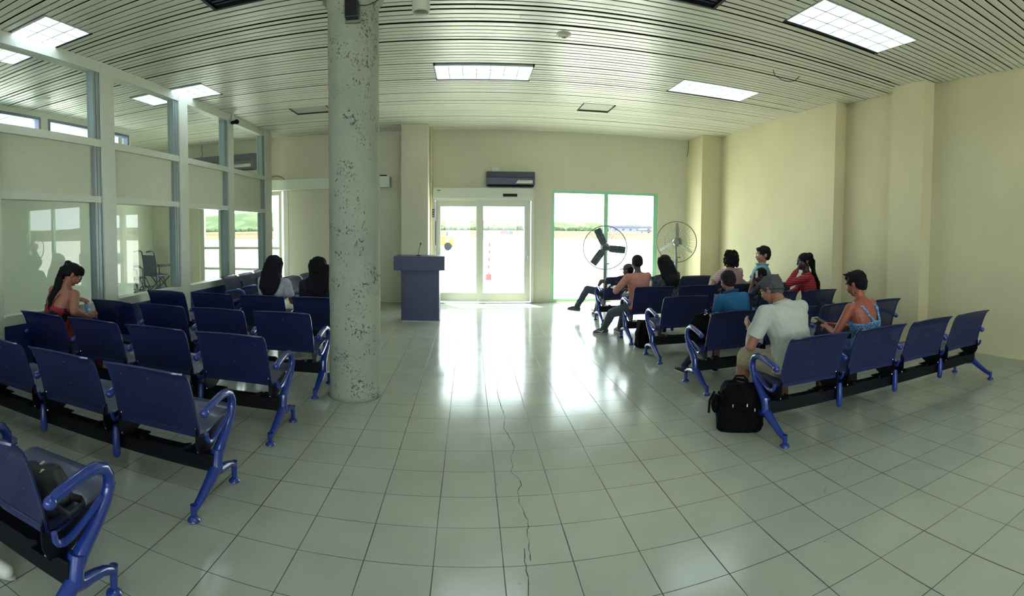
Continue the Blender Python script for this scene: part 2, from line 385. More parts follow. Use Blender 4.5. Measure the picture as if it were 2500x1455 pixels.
wr = struct('wall_right', MB().box(5.36, 5.58, 6.35, YB, 0, TOP).box(5.58, 5.8, -6, 11.27, 0, TOP), M_WALLR)
MB().box(5.37, 5.58, 4.53, 5.13, 0, CZ + .1).build('pilaster', M_WALLR, wr)
MB().box(5.37, 5.58, .6, 1.2, 0, CZ + .1).build('pilaster', M_WALLR, wr)
wall_with_holes('wall_rear', -8.0, 5.8, -6.2, -6.0, 0, TOP, [(-3.9, .1, 1.0, 2.9), (.6, 4.6, 1.0, 2.9)], M_WALLR)  # rear openings are added, unseen, to let daylight in from behind the camera
for k, (a, b) in enumerate(((-3.9, .1), (.6, 4.6))):  # frames and panes of the added rear windows
    f = struct('window_%d' % (k + 8), MB().box(a, b, -6.15, -6.05, 1.0, 1.06).box(a, b, -6.15, -6.05, 2.84, 2.9).box(a, a + .06, -6.15, -6.05, 1.06, 2.84).box(b - .06, b, -6.15, -6.05, 1.06, 2.84).box((a + b) / 2 - .03, (a + b) / 2 + .03, -6.15, -6.05, 1.06, 2.84), M_DOORF)
    MB().box(a + .06, b - .06, -6.103, -6.097, 1.06, 2.84).build('pane', M_GLASS, f)
CLER = [(-1.2, 1.1, 3.28, 3.60), (1.3, 3.6, 3.28, 3.60), (3.8, 6.12, 3.28, 3.60), (6.3, 8.6, 3.28, 3.60)]
wl = wall_with_holes('wall_left', -6.8, -6.6, -6, 8.66, 0, TOP, CLER, M_WALLW, 'y')
MB().box(-8.0, -7.8, 8.66, YB, 0, TOP).box(-8.0, -6.8, 8.5, 8.66, 0, TOP).build('alcove_wall', M_WALLW, wl)
M_CF = mat('clerestory_frame', (96, 104, 140), .5)
for k, (a, b, z0, z1) in enumerate(CLER):
    f = struct('window_%d' % (k + 3), MB().box(-6.70, -6.59, a, b, z1 - .05, z1).box(-6.70, -6.59, a, b, z0, z0 + .03).box(-6.70, -6.59, a, a + .05, z0 + .03, z1 - .05).box(-6.70, -6.59, b - .05, b, z0 + .03, z1 - .05), M_CF)
    MB().box(-6.65, -6.644, a + .05, b - .05, z0 + .03, z1 - .05).build('pane', M_GLASS, f)
trim = struct('trim_1', MB().box(5.568, 5.58, -6, 4.53, 0, .10).box(5.568, 5.58, 5.13, 6.35, 0, .10).box(5.348, 5.36, 6.35, 10.24, 0, .10), mat('tile_skirting', (176, 176, 150), .4))
# glazed partition along the left: posts, infill panels, sill, dado
PX = -4.27
pw = struct('wall_partition', MB().box(-4.34, -4.24, -6, 10.48, 0, .62), M_DADO)
pw['label'] = 'blue painted dado under the glazed partition'
posts = [-5.2, -3.6, -1.95, -.25, 1.40, 3.06, 4.93, 6.74, 8.42, 10.14]
for p in posts:
    wd = .25 if p > 1 else .24
    MB().box(-4.40, -4.20, p, p + (wd if p < 7.5 else .2 if p < 9 else .34), .0, CZ).build('post', M_WHITE, pw)
prevp = -6.0
for p in posts:
    a = prevp; b = p
    MB().box(-4.36, -4.20, a, b, .62, .712).box(-4.345, -4.18, a, b, .712, .728).build('sill', M_WHITE, pw)
    MB().box(-4.325, -4.265, a, b, 2.02, 2.66).build('infill_panel', M_PANEL, pw)
    MB().box(-4.35, -4.21, a, b, 2.64, 2.73).box(-4.35, -4.22, a, b, 1.95, 2.03).box(-4.35, -4.21, a, b, 3.56, CZ).build('rail', M_WHITE, pw)
    for s0, s1 in ((b - .075, b - .002), (b - .125, b - .085)):
        MB().box(-4.33, -4.225, s0, s1, .72, 3.56).build('stile', M_ALU, pw)
    MB().box(-4.33, -4.26, a + .003, a + .05, .72, 3.56).build('stile', M_WHITE, pw)
    MB().box(-4.298, -4.290, a + .05, b - .125, .72, 1.95).build('pane', M_PGLASS, pw)
    MB().box(-4.298, -4.290, a + .05, b - .125, 2.73, 3.56).build('pane', M_PGLASS, pw)
    prevp = p + (.25 if p < 7.5 else .2 if p < 9 else .34)
# concrete column
mc = MB(); seg = 64; R = []
for iz in range(0, 75):
    z = CZ * iz / 74; ring = []
    for k in range(seg):
        a = 2 * PI * k / seg; n = noise.noise(Vector((math.cos(a) * 1.5, math.sin(a) * 1.5, z * 2.2))) * .008 + noise.noise(Vector((math.cos(a) * 6, math.sin(a) * 6, z * 9))) * .004
        r = .238 + n + .012 * max(0, 1 - z / .12) + .02 * max(0, (z - 3.55) / .14)
        ring.append(mc.bm.verts.new((r * math.cos(a), r * math.sin(a), z)))
    R.append(ring)
for a_, b_ in zip(R, R[1:]):
    for k in range(seg): mc._f([a_[k], a_[(k + 1) % seg], b_[(k + 1) % seg], b_[k]])
mc._f(R[-1]); mc._f(R[0][::-1])
col = mc.build('concrete_column', concrete_mat(), smooth='all'); col.location = (-1.073, 4.74, 0)
prop(col, 'round pitted raw concrete column rising from floor to ceiling left of the aisle', 'column')
MB().lathe([(.25, 3.655), (.28, 3.66), (.285, 3.69), (.25, 3.695)], seg=40).build('ceiling_collar', mat('collar_metal', (120, 124, 120), .5), col)

# door_1: automatic sliding door
d1 = struct('door_1', MB().box(-.80, -.745, 11.02, 11.25, 0, 2.46).box(1.315, 1.37, 11.02, 11.25, 0, 2.46).box(-.745, 1.315, 11.02, 11.25, 2.20, 2.46), M_DOORF)
MB().box(-.78, 1.35, 10.95, 11.02, 2.235, 2.455).build('header_cover', M_DOORF, d1)
MB().box(-.69, -.62, 10.945, 10.95, 2.395, 2.41).build('maker_plate', M_BLACK, d1)
MB().box(.70, 1.0, 10.91, 10.95, 2.275, 2.335).build('motion_sensor', M_BLACK, d1)
for nm, a, b, g0, g1, y0 in (('door_leaf', -.735, .19, -.63, .137, 11.12), ('door_leaf', .16, 1.30, .289, 1.172, 11.06)):
    lf = MB().box(a, g0, y0, y0 + .045, .03, 2.20).box(g1, b, y0, y0 + .045, .03, 2.20).box(g0, g1, y0, y0 + .045, .03, .215).box(g0, g1, y0, y0 + .045, 2.07, 2.20).build(nm, M_DOORF, d1)
    MB().box(g0, g1, y0 + .018, y0 + .026, .215, 2.07).build('pane', M_GLASS, lf)
    if a > 0: MB().box(1.225, 1.255, y0 - .02, y0, .93, 1.02).build('lock', M_CHROME, lf)
MB().box(-.80, 1.37, 11.0, 11.28, 0, .012).build('threshold', M_ALU, d1)
MB().box(-.742, -.736, 11.05, 11.12, .03, 2.18).build('dark_gap_strip', M_BLACK, d1)  # black strip painted in for the dark gap beside the left leaf
# window_1: green framed window
MB_ = MB().box(1.77, 1.83, 11.12, 11.2, .02, 2.44).box(4.11, 4.21, 11.12, 11.2, .02, 2.44).box(1.83, 4.11, 11.12, 11.2, .02, .07).box(1.83, 4.11, 11.12, 11.2, 2.38, 2.44).box(2.94, 3.03, 11.10, 11.2, .07, 2.38)
w1 = struct('window_1', MB_, M_GREEN)
MB().box(1.83, 2.95, 11.15, 11.156, .07, 2.38).build('pane', M_GLASS, w1); MB().box(3.03, 4.15, 11.15, 11.156, .07, 2.38).build('pane', M_GLASS, w1)
# window_2: glazed exit at the left, both sides of the partition
w2 = struct('window_2', MB().box(-6.38, -6.26, 11.12, 11.2, 0, 2.47).box(-4.16, -4.05, 11.08, 11.2, 0, 2.47).box(-5.86, -5.72, 11.12, 11.2, 0, 2.47).box(-4.26, -4.20, 11.05, 11.16, 0, 2.47).box(-6.26, -4.26, 11.13, 11.19, 2.38, 2.47).box(-6.26, -4.26, 11.13, 11.19, .64, .70).box(-6.26, -4.26, 11.13, 11.19, 1.14, 1.20).box(-6.26, -4.26, 11.13, 11.19, 0, .08), M_DOORF)
MB().box(-6.26, -4.26, 11.155, 11.161, .08, 2.38).build('pane', M_GLASS, w2)
hd = MB().box(-4.62, -1.70, 10.86, YB, 2.475, 2.71).build('shutter_header', mat('header_cream', (206, 214, 200), .45), bevel=.006)
prop(hd, 'long pale metal shutter header box on the back wall behind the concrete column', 'shutter box')
MB().box(-1.70, -1.685, 10.88, YB, 2.49, 2.70).build('end_cap', M_ALU, hd)
MB().box(-2.1, -1.78, 10.95, YB, 2.71, 2.745).build('cable_cover', M_BLACK, hd)

# ------------------------------------------------------------------ ceiling lights
M_LAMP = emis('lamp_white', (235, 250, 255), LAMP); M_LOUV = mat('louvre_white', (196, 204, 204), .4)
LL = {0: 'bright recessed ceiling light at the left, above the seated woman with the bottle', 1: 'recessed ceiling light straddling the top of the glazed partition near its second post',
      2: 'recessed ceiling light centred over the aisle between column and green window', 3: 'recessed ceiling light over the right block of benches, the smaller-looking one near the back wall',
      4: 'large bright recessed ceiling light at the upper right above the front right bench'}
for k, (x0, x1, y0, y1) in enumerate(LIGHTS):
    t = empty('ceiling_light', ((x0 + x1) / 2, (y0 + y1) / 2, CZ), 0, LL.get(k, 'recessed ceiling light in the rear part of the hall behind the viewer'), 'ceiling light', 'recessed ceiling lights')
    a, b = (x1 - x0) / 2, (y1 - y0) / 2
    MB().box(-a, a, -b, -b + .012, -.004, .10).box(-a, a, b - .012, b, -.004, .10).box(-a, -a + .012, -b, b, -.004, .10).box(a - .012, a, -b, b, -.004, .10).box(-a, a, -b, b, .10, .115).build('housing', M_LOUV, t)
    MB().box(-a - .01, a + .01, b, b + .02, -.01, .05).build('edge_trim', M_BLACK, t)
    MB().box(-a + .015, a - .015, -b + .015, b - .015, .088, .094).build('lamp_panel', M_LAMP, t)
    lv = MB()
    for q in range(1, 7): x = -a + 2 * a * q / 7; lv.box(x - .005, x + .005, -b + .015, b - .015, .0, .085)
    for q in range(1, 3): yy = -b + 2 * b * q / 3; lv.box(-a + .015, a - .015, yy - .007, yy + .007, .0, .085)
    lv.build('louvre', M_LOUV, t)
for k, (x0, x1, y0, y1) in enumerate(VENTS):
    t = empty('ceiling_vent', ((x0 + x1) / 2, (y0 + y1) / 2, CZ), 0, ['dark square ceiling vent at the top edge left of the column', 'dark square ceiling vent at the top edge right of the aisle'][k], 'vent')
    a, b = (x1 - x0) / 2, (y1 - y0) / 2
    MB().box(-a, a, -b, -b + .03, -.03, .1).box(-a, a, b - .03, b, -.03, .1).box(-a, -a + .03, -b + .03, b - .03, -.03, .1).box(a - .03, a, -b + .03, b - .03, -.03, .1).build('frame', M_BLACK, t)
    g = MB()
    for q in range(9): yy = -b + .06 + q * (2 * b - .12) / 8; g.box(-a + .03, a - .03, yy - .004, yy + .018, .0, .008)
    g.build('grille', mat('vent_grey', (70, 76, 88), .5), t)
for k, (x0, x1, y0, y1) in enumerate(HATCH):
    t = empty('ceiling_hatch', ((x0 + x1) / 2, (y0 + y1) / 2, CZ), 0, ['grey ceiling access panel just left of the concrete column', 'grey ceiling access panel above the green framed window'][k], 'ceiling hatch')
    a, b = (x1 - x0) / 2, (y1 - y0) / 2
    MB().box(-a + .01, a - .01, -b + .01, b - .01, .012, .022).build('panel', mat('hatch_grey', (168, 172, 158), .5), t)
    MB().box(-a, a, b - .012, b, -.012, .03).box(a - .012, a, -b, b - .012, -.008, .03).box(-a, -a + .012, -b, b - .012, -.008, .03).build('frame', mat('hatch_frame', (60, 56, 56), .6), t)
sm = empty('smoke_detector', (1.01, 5.62, CZ), 0, 'round pale detector on the ceiling right of the aisle', 'smoke detector')
MB().lathe([(.075, 0), (.08, -.012), (.055, -.02), (.05, -.035), (.02, -.045)], seg=28).build('base', mat('detector_white', (215, 215, 196), .5), sm, smooth=True)
MB().lathe([(.045, -.030), (.048, -.034), (.02, -.05), (.005, -.052)], seg=20).build('sensor_cap', M_CHROME, sm, smooth=True)
dl = empty('downlight', (-.46, 4.90, CZ), 0, 'white cylindrical downlight at the top edge right of the column', 'downlight')
MB().lathe([(.085, .0), (.085, -.10), (.075, -.105), (.07, -.02)], seg=28).build('can', M_WHITE, dl, smooth=True)
s2 = MB().lathe([(.07, 0), (.075, -.010), (.05, -.016), (.02, -.018)], c=(-5.9, 5.6, CZ), seg=24).build('downlight', M_WHITE, smooth=True)
prop(s2, 'small round ceiling fitting beyond the glass of the left partition', 'downlight')
# ------------------------------------------------------------------ wall and ceiling fittings
def aircon(loc, w_, h_, d_, label):
    t = empty('air_curtain', loc, 0, label, 'air conditioner')
    MB().prism([(0, 0), (-d_, .03), (-d_, h_ * .55), (-d_ * .85, h_), (0, h_)], 0, w_, 'x').build('casing', mat('slate_casing', (62, 66, 92), .4), t, bevel=.008)
    MB().box(.02, w_ - .02, -d_ - .004, -d_, h_ * .56, h_ * .60).build('seam', M_BLACK, t)
    lb = MB().prism([(w_ * .60, .05), (w_ * .95, .05), (w_ * .95, .12), (w_ * .65, .12)], -d_ - .006, -d_ - .001, 'y').build('label_plate', mat('label_white', (210, 205, 196), .5), t)
    MB().box(w_ * .66, w_ * .72, -d_ - .009, -d_ - .006, .100, .110).build('red_mark', mat('label_red', (200, 90, 84), .5), lb)
    MB().box(w_ * .72, w_ * .86, -d_ - .009, -d_ - .006, .100, .110).build('teal_mark', mat('label_teal', (96, 170, 170), .5), lb)
    MB().box(.03, w_ - .03, -d_ * .8, -.03, -.012, .0).build('air_outlet', M_BLACK, t)
    return t
aircon((.35, YB, 2.50), 1.02, .30, .22, 'dark slate air curtain unit with a white label above the sliding door')
aircon((-6.45, YB, 3.0), 1.66, .36, .22, 'dark slate air unit seen through the top glass of the left partition')
jb = MB().box(.46, .62, 11.0, YB, 2.81, 2.90).build('junction_box', M_WHITE, bevel=.006); prop(jb, 'small white junction box sitting on top of the air curtain over the door', 'junction box')
ct = MB().box(.335, .36, 11.07, YB, 2.81, CZ).build('cable_trunking', mat('trunking_cream', (208, 204, 180), .5)); prop(ct, 'thin cream cable trunking running up the wall to the ceiling above the door', 'cable trunking')
tr = MB().box(-.835, -.80, 10.93, YB, 0, CZ).box(-.83, -.815, 10.91, 10.93, 0, CZ).build('trim_2', mat('cream_cover_strip', (224, 216, 176), .5)); prop(tr, kind='structure')
sw = empty('door_switch', (-.775, 11.02, 1.84), 0, 'narrow dark door switch strip on the left jamb of the sliding door', 'switch')
MB().box(-.018, .018, -.02, 0, 0, .17).build('plate', M_BLACK, sw)
for q in range(3): MB().box(-.008, .008, -.028, -.02, .02 + q * .05, .045 + q * .05).build('button', M_WHITE, sw)
def wire(pts, r, name, label, cat='cable', m_=None):
    P = [Vector(p) for p in pts]; Q = []
    for i in range(len(P) - 1):
        p0 = P[max(i - 1, 0)]; p1 = P[i]; p2 = P[i + 1]; p3 = P[min(i + 2, len(P) - 1)]
        for k in range(6):
            t = k / 6; Q.append(.5 * ((2 * p1) + (p2 - p0) * t + (2 * p0 - 5 * p1 + 4 * p2 - p3) * t * t + (3 * p1 - p0 - 3 * p2 + p3) * t ** 3))
    Q.append(P[-1]); return prop(MB().tube(Q, r, 6).build(name, m_ or M_BLACK, smooth=True), label, cat)
wire([(3.70, 5.67, 3.70), (3.76, 5.70, 3.63), (3.92, 5.72, 3.60), (4.06, 5.70, 3.62), (4.15, 5.69, 3.70)], .004, 'hanging_wire', 'thin black wire looping down from the slatted ceiling at the right', 'wire')
wire([(4.885, 10.95, 3.68), (4.875, 10.93, 3.5), (4.86, 10.92, 3.42), (4.84, 10.92, 3.30)], .006, 'hanging_wire', 'short dark wire hanging in the corner beside the right pilaster', 'wire')
wire([(-6.24, 11.05, 3.69), (-6.25, 11.05, 3.55), (-6.23, 11.05, 3.45), (-6.25, 11.0, 3.36)], .006, 'hanging_wire', 'wire dropping to the air unit seen through the partition glass', 'wire')
wire([(-4.55, 11.05, 2.70), (-4.45, 11.03, 2.80), (-4.25, 11.03, 2.81), (-4.1, 11.05, 2.72)], .006, 'cable', 'short dark cable arching over the left end of the shutter header')
tc_ = empty('security_camera', (-4.17, 8.55, CZ), 0, 'small dark security camera under the ceiling at the third partition post', 'camera')
MB().cap((0, -.03, -.15), .035, (.10, -.10, -.16), .035).build('body', M_BLACK, tc_, smooth=True)
MB().cap((0, 0, 0), .02, (0, -.01, -.12), .014).build('bracket', M_WHITE, tc_, smooth=True)
MB().tube([(.10, -.10, -.16), (.14, -.128, -.164)], .042, 16).build('hood', M_BLACK, tc_, smooth=True)
MB().ell((-.10, .02, -.15), (.03, .03, .035)).build('second_lens', M_BLACK, tc_, smooth=True)
sp_ = empty('wall_speaker', (-1.02, 4.50, 3.39), .06, 'small dark speaker box fixed high on the concrete column', 'speaker')
MB().box(-.058, .058, -.10, -.02, 0, .15).build('cabinet', mat('speaker_dark', (38, 40, 52), .5), sp_, bevel=.008)
MB().box(-.068, .068, -.02, .0, -.02, .165).build('mounting_plate', mat('plate_grey', (120, 124, 118), .6), sp_)
MB().box(-.05, .05, -.104, -.10, .01, .14).build('grille', M_BLACK, sp_)
wire([(-1.06, 4.47, 3.69), (-1.10, 4.44, 3.62), (-1.07, 4.42, 3.55), (-1.05, 4.45, 3.52)], .006, 'speaker_cable', 'dark cable looping from the ceiling down to the speaker on the column')
wire([(-.97, 4.44, 3.50), (-.88, 4.44, 3.49), (-.80, 4.5, 3.55), (-.76, 4.5, 3.60), (-.77, 4.5, 3.69)], .004, 'speaker_cable', 'thin cable sagging right of the column speaker up to the ceiling')

# ================================================================== OUTSIDE
GZ = -.15
gr = struct('ground_apron', MB().box(-260, 320, 11.30, 112, GZ - .2, GZ).box(-60, 60, -60, -6.2, GZ - .2, GZ), mat('apron_concrete', (206, 204, 196), .9, var=.04, vscale=.3, spec=.1))
gz = lambda y_: GZ + max(0, (y_ - 112) / 308) * 2.3
def slope_strip(y0, y1, up):
    m = MB(); P = [[m.bm.verts.new((x, y_, gz(y_) + u_)) for x in (-260, 420)] for y_, u_ in ((y0, up), (y1, up), (y1, up - .3), (y0, up - .3))]
    for i in range(4): m._f([P[i][0], P[i][1], P[(i + 1) % 4][1], P[(i + 1) % 4][0]])
    m._f([q[0] for q in P]); m._f([q[1] for q in P][::-1]); return m
gr2 = prop(slope_strip(112, 425, .01).build('airfield_grass', patterned('dry_grass', (84, 82, 62), (84, 74, 62), .03, 1, .48)), 'flat dry grass field beyond the bright apron', 'grass', kind='stuff')
tx_ = prop(slope_strip(190, 240, .04).build('taxiway', mat('taxiway_tarmac', (78, 66, 60), 1, spec=0)), 'brownish tarmac taxiway strip crossing the field', 'taxiway')
hm = MB(); rows = []
for j in range(7):
    row = []
    for i in range(121):
        x = -420 + i * 8; tt = j / 6; hh = 9.8 + 3.6 * noise.noise(Vector((x * .008, 3, 0))) + 2.0 * noise.noise(Vector((x * .04, 7, 0)))
        hh += 9 * max(0, min(1, (-60 - x) / 160)) - 2.0 * max(0, min(1, (x - 40) / 60))
        z = 1.5 + hh * math.sin(tt * PI * .5) + (noise.noise(Vector((x * .2, j, 0))) * .9 if j else 0)
        row.append(hm.bm.verts.new((x, 430 + j * 9, z)))
    rows.append(row)
for a_, b_ in zip(rows, rows[1:]):
    for i in range(120): hm._f([a_[i], a_[i + 1], b_[i + 1], b_[i]])
hl = hm.build('hills', patterned('scrub_green', (62, 72, 54), (74, 82, 64), .06, 1), smooth='all'); prop(hl, kind='structure')
tm = MB(); tr_ = random.Random(11)
for i in range(900):
    x = -260 + i * .72 + tr_.uniform(-1, 1); r = tr_.uniform(1.0, 2.3); y_ = tr_.uniform(385, 420)
    tm.ell((x, y_, gz(y_) + r * .6), (r * 1.2, r, r * tr_.uniform(.9, 1.6)), 9, 6)
tl = tm.build('tree_line', patterned('bush_green', (70, 80, 60), (86, 94, 72), .3, 1)); prop(tl, 'continuous belt of low green trees along the far edge of the airfield', 'trees', kind='stuff')
for xc, h_, wd, y_, lb in ((122, 4.4, 34, 372, 'low white far building with lavender roof left of the window mullion'), (152, 3.4, 22, 370, 'low pale far building right of the mullion behind the airfield')):
    b = empty('far_building', (xc, y_, gz(y_)), 0, lb, 'building')
    MB().box(-wd / 2, wd / 2, 0, 10, 0, h_ * .72).build('wall', mat('far_white', (110, 110, 120), .7), b); MB().box(-wd / 2 - .5, wd / 2 + .5, -.6, 10.6, h_ * .72, h_).build('roof', mat('far_lavender', (84, 84, 110), .7), b)
    for q in range(6): MB().box(-wd / 2 + 2 + q * wd / 6, -wd / 2 + 4 + q * wd / 6, -.05, 0, 1, 2.2).build('window', mat('far_glass', (50, 56, 76), .4), b)
ap = empty('parked_aircraft', (108, 300, gz(300)), 0, 'small white parked aircraft with upright tail beyond the green window', 'aircraft')
M_AW = mat('aircraft_white', (130, 130, 136), .35)
MB().tube([(-7, 0, 1.9), (-5.6, 0, 1.9), (3, 0, 1.8), (7, 0, 2.2), (8, 0, 2.4)], [.15, .8, .85, .35, .1], 12).build('fuselage', M_AW, ap, smooth=True)
MB().prism([(5.4, 2.2), (8.3, 2.3), (8.8, 4.9), (7.6, 4.9)], -.08, .08, 'y').build('tail_fin', M_AW, ap)
MB().box(-1.4, .8, -6.5, 6.5, 2.55, 2.7).build('wing', M_AW, ap)
for q in ((-4.5, 0), (0, 1.2), (0, -1.2)): MB().tube([(q[0], q[1] - .1, .35), (q[0], q[1] + .1, .35)], .35, 12).build('wheel', M_BLACK, ap)
# yellow ground tractor
tv = empty('baggage_tractor', (-2.75, 45, GZ), 0, 'yellow airport tractor standing on the apron seen through the left door leaf', 'vehicle')
M_Y = mat('vehicle_yellow', (118, 84, 18), .4)
MB().box(.0, 1.35, 0, 2.2, .42, 1.25).build('body', M_Y, tv, bevel=.05); MB().box(-1.5, .0, .1, 2.1, .42, .62).build('chassis', M_BLACK, tv)
MB().box(-.6, -.1, .5, 1.6, .62, 1.55).build('seat', M_BLACK, tv, bevel=.05); MB().tube([(-.9, .9, .62), (-.75, .9, 1.3)], .03, 6).build('steering_column', M_BLACK, tv)
MB().tube([(.75, .6, 1.25), (.75, .6, 1.6)], .05, 8).build('exhaust', M_BLACK, tv)
for x in (-1.1, .85):
    for yy in (.0, 2.0): MB().tube([(x, yy - .14, .33), (x, yy + .14, .33)], .33, 18).build('wheel', M_BLACK, tv)
MB().lathe([(.16, 0), (.13, .06), (.05, .07), (.02, .12)], c=(.75, -.02, .85), seg=10, mtx=Matrix.Rotation(PI / 2, 3, 'X')).build('tow_fitting', M_WHITE, tv)
pl = empty('marker_post', (.66, 17.94, GZ), 0, 'red and white striped marker post on a red base outside the right door leaf', 'marker post')
MB().box(-.10, .10, -.10, .10, 0, .20).build('base', mat('marker_red', (150, 34, 40), .6), pl, bevel=.01)
MB().tube([(.0, 0, .20), (.03, 0, 1.32)], .026, 12).build('pole', striped('red_white_bands', (240, 240, 238), (150, 36, 40), 3.9), pl, smooth=True)
sg = empty('airfield_sign', (10.5, 150, gz(150)), 0, 'small pink and grey airfield sign boards standing far out on the grass', 'sign')
MB().box(-1.5, .7, 0, .2, .5, 1.5).build('pink_board', mat('sign_pink', (110, 66, 84), .6), sg)
MB().box(.9, 2.1, 0, .2, .4, 1.5).build('grey_board', mat('sign_grey', (70, 70, 70), .6), sg)
for x in (-1.2, .4, 1.5): MB().tube([(x, .1, 0), (x, .1, .5)], .05, 6).build('stake', M_BLACK, sg)
oc = MB().box(-4.86, -4.64, 12.2, 12.5, GZ, 3.3).build('outside_pillar', mat('pillar_render', (150, 160, 152), .8)); prop(oc, 'square grey pillar just outside the glazed exit at the left', 'pillar')
# ================================================================== BENCHES
PITCH_X = .684; BW = 4 * PITCH_X
def side_arm(m, x, leg):
    """one cast frame in the y-z plane at x: armrest loop, seat rail and (leg) forked foot or short stub"""
    q = lambda L: [(x, y_, z_) for y_, z_ in L]
    up = (1, 0, 0)
    m.tube(q([(.165, .548), (.20, .560), (.27, .574), (.35, .588), (.42, .590), (.475, .572), (.506, .530), (.506, .480), (.478, .430), (.43, .372), (.37, .318), (.325, .28), (.30, .24)]),
           [.022, .024, .024, .025, .026, .026, .026, .027, .028, .029, .031, .034, .036], 12, flat=1.0, up=up)
    m.ell((x, .165, .546), (.027, .03, .027))
    m.tube(q([(.18, .425), (.185, .395), (.205, .372), (.235, .365), (.28, .372), (.37, .408), (.46, .455)]), [.013, .014, .015, .016, .015, .014, .013], 8, up=up)
    if leg:
        m.tube(q([(.30, .29), (.29, .24), (.285, .18)]), [.038, .040, .042], 12, flat=.8, up=up)
        m.tube(q([(.30, .20), (.25, .165), (.18, .125), (.10, .085), (.05, .066), (.035, .060)]), [.036, .034, .029, .024, .021, .019], 12, up=up)
        m.tube(q([(.27, .18), (.33, .160), (.40, .152), (.46, .140), (.51, .118), (.525, .105)]), [.034, .030, .025, .021, .019, .018], 12, up=up)
        m.tube(q([(.03, .09), (.03, .035)]), [.020, .017], 12); m.tube(q([(.525, .13), (.525, .035)]), [.020, .016], 12)
    else:
        m.tube(q([(.31, .295), (.222, .295)]), .026, 12)
        m.tube(q([(.222, .325), (.222, .29), (.222, .15), (.222, .132), (.222, .122), (.222, .117)]), [.020, .026, .026, .024, .016, .006], 14)
def sheet(mb, prof, x0, x1, th, corner_top=.05, corner_bot=.02, nx=14, solid_edge=1, bow=0):
    """curved sheet: profile of (y,z) points swept across x, rounded corners, two material slots (0 solid, 1 perforated)"""
    P = [Vector((0, a, b)) for a, b in prof]; n = len(P); L = [0]
    for a, b in zip(P, P[1:]): L.append(L[-1] + (b - a).length)
    tot = L[-1]; W = x1 - x0; F_ = []; B_ = []
    for i, p in enumerate(P):
        t = (P[min(i + 1, n - 1)] - P[max(i - 1, 0)]).normalized(); nrm = Vector((0, -t.z, t.y))
        ins = 0
        dt = tot - L[i]
        if dt < corner_top: ins = corner_top - math.sqrt(max(0, corner_top ** 2 - (corner_top - dt) ** 2))
        db = L[i]
        if db < corner_bot: ins = max(ins, corner_bot - math.sqrt(max(0, corner_bot ** 2 - (corner_bot - db) ** 2)))
        rf = []; rb = []
        for k in range(nx + 1):
            u = k / nx
            if k == 1: u = .035
            if k == nx - 1: u = .965
            x = x0 + ins + (W - 2 * ins) * u; off = nrm * (bow * (4 * (u - .5) ** 2))
            rim = 1.9 if (k in (0, nx) or i in (0, n - 1)) else 1
            rf.append(mb.bm.verts.new(p + Vector((x, 0, 0)) + off + nrm * th / 2 * rim)); rb.append(mb.bm.verts.new(p + Vector((x, 0, 0)) + off - nrm * th / 2 * rim))
        F_.append(rf); B_.append(rb)
    for i in range(n - 1):
        for k in range(nx):
            mb.mi = 1 if (solid_edge <= i < n - 1 - solid_edge and 1 <= k < nx - 1) else 0
            mb._f([F_[i][k], F_[i][k + 1], F_[i + 1][k + 1], F_[i + 1][k]]); mb._f([B_[i][k], B_[i + 1][k], B_[i + 1][k + 1], B_[i][k + 1]])
    mb.mi = 0
    for i in range(n - 1):
        for k in (0, nx): mb._f([F_[i][k], F_[i + 1][k], B_[i + 1][k], B_[i][k]])
    for k in range(nx):
        for i in (0, n - 1): mb._f([F_[i][k], B_[i][k], B_[i][k + 1], F_[i][k + 1]])
BACKP = [(.204, .386), (.200, .405), (.191, .45), (.177, .51), (.161, .56), (.143, .615), (.123, .67), (.103, .72), (.083, .755), (.059, .780), (.035, .793), (.010, .798)]
SEATP = [(.196, .422), (.204, .400), (.225, .388), (.26, .386), (.31, .392), (.37, .404), (.43, .420), (.49, .428), (.54, .432), (.58, .434), (.615, .441), (.64, .448)]
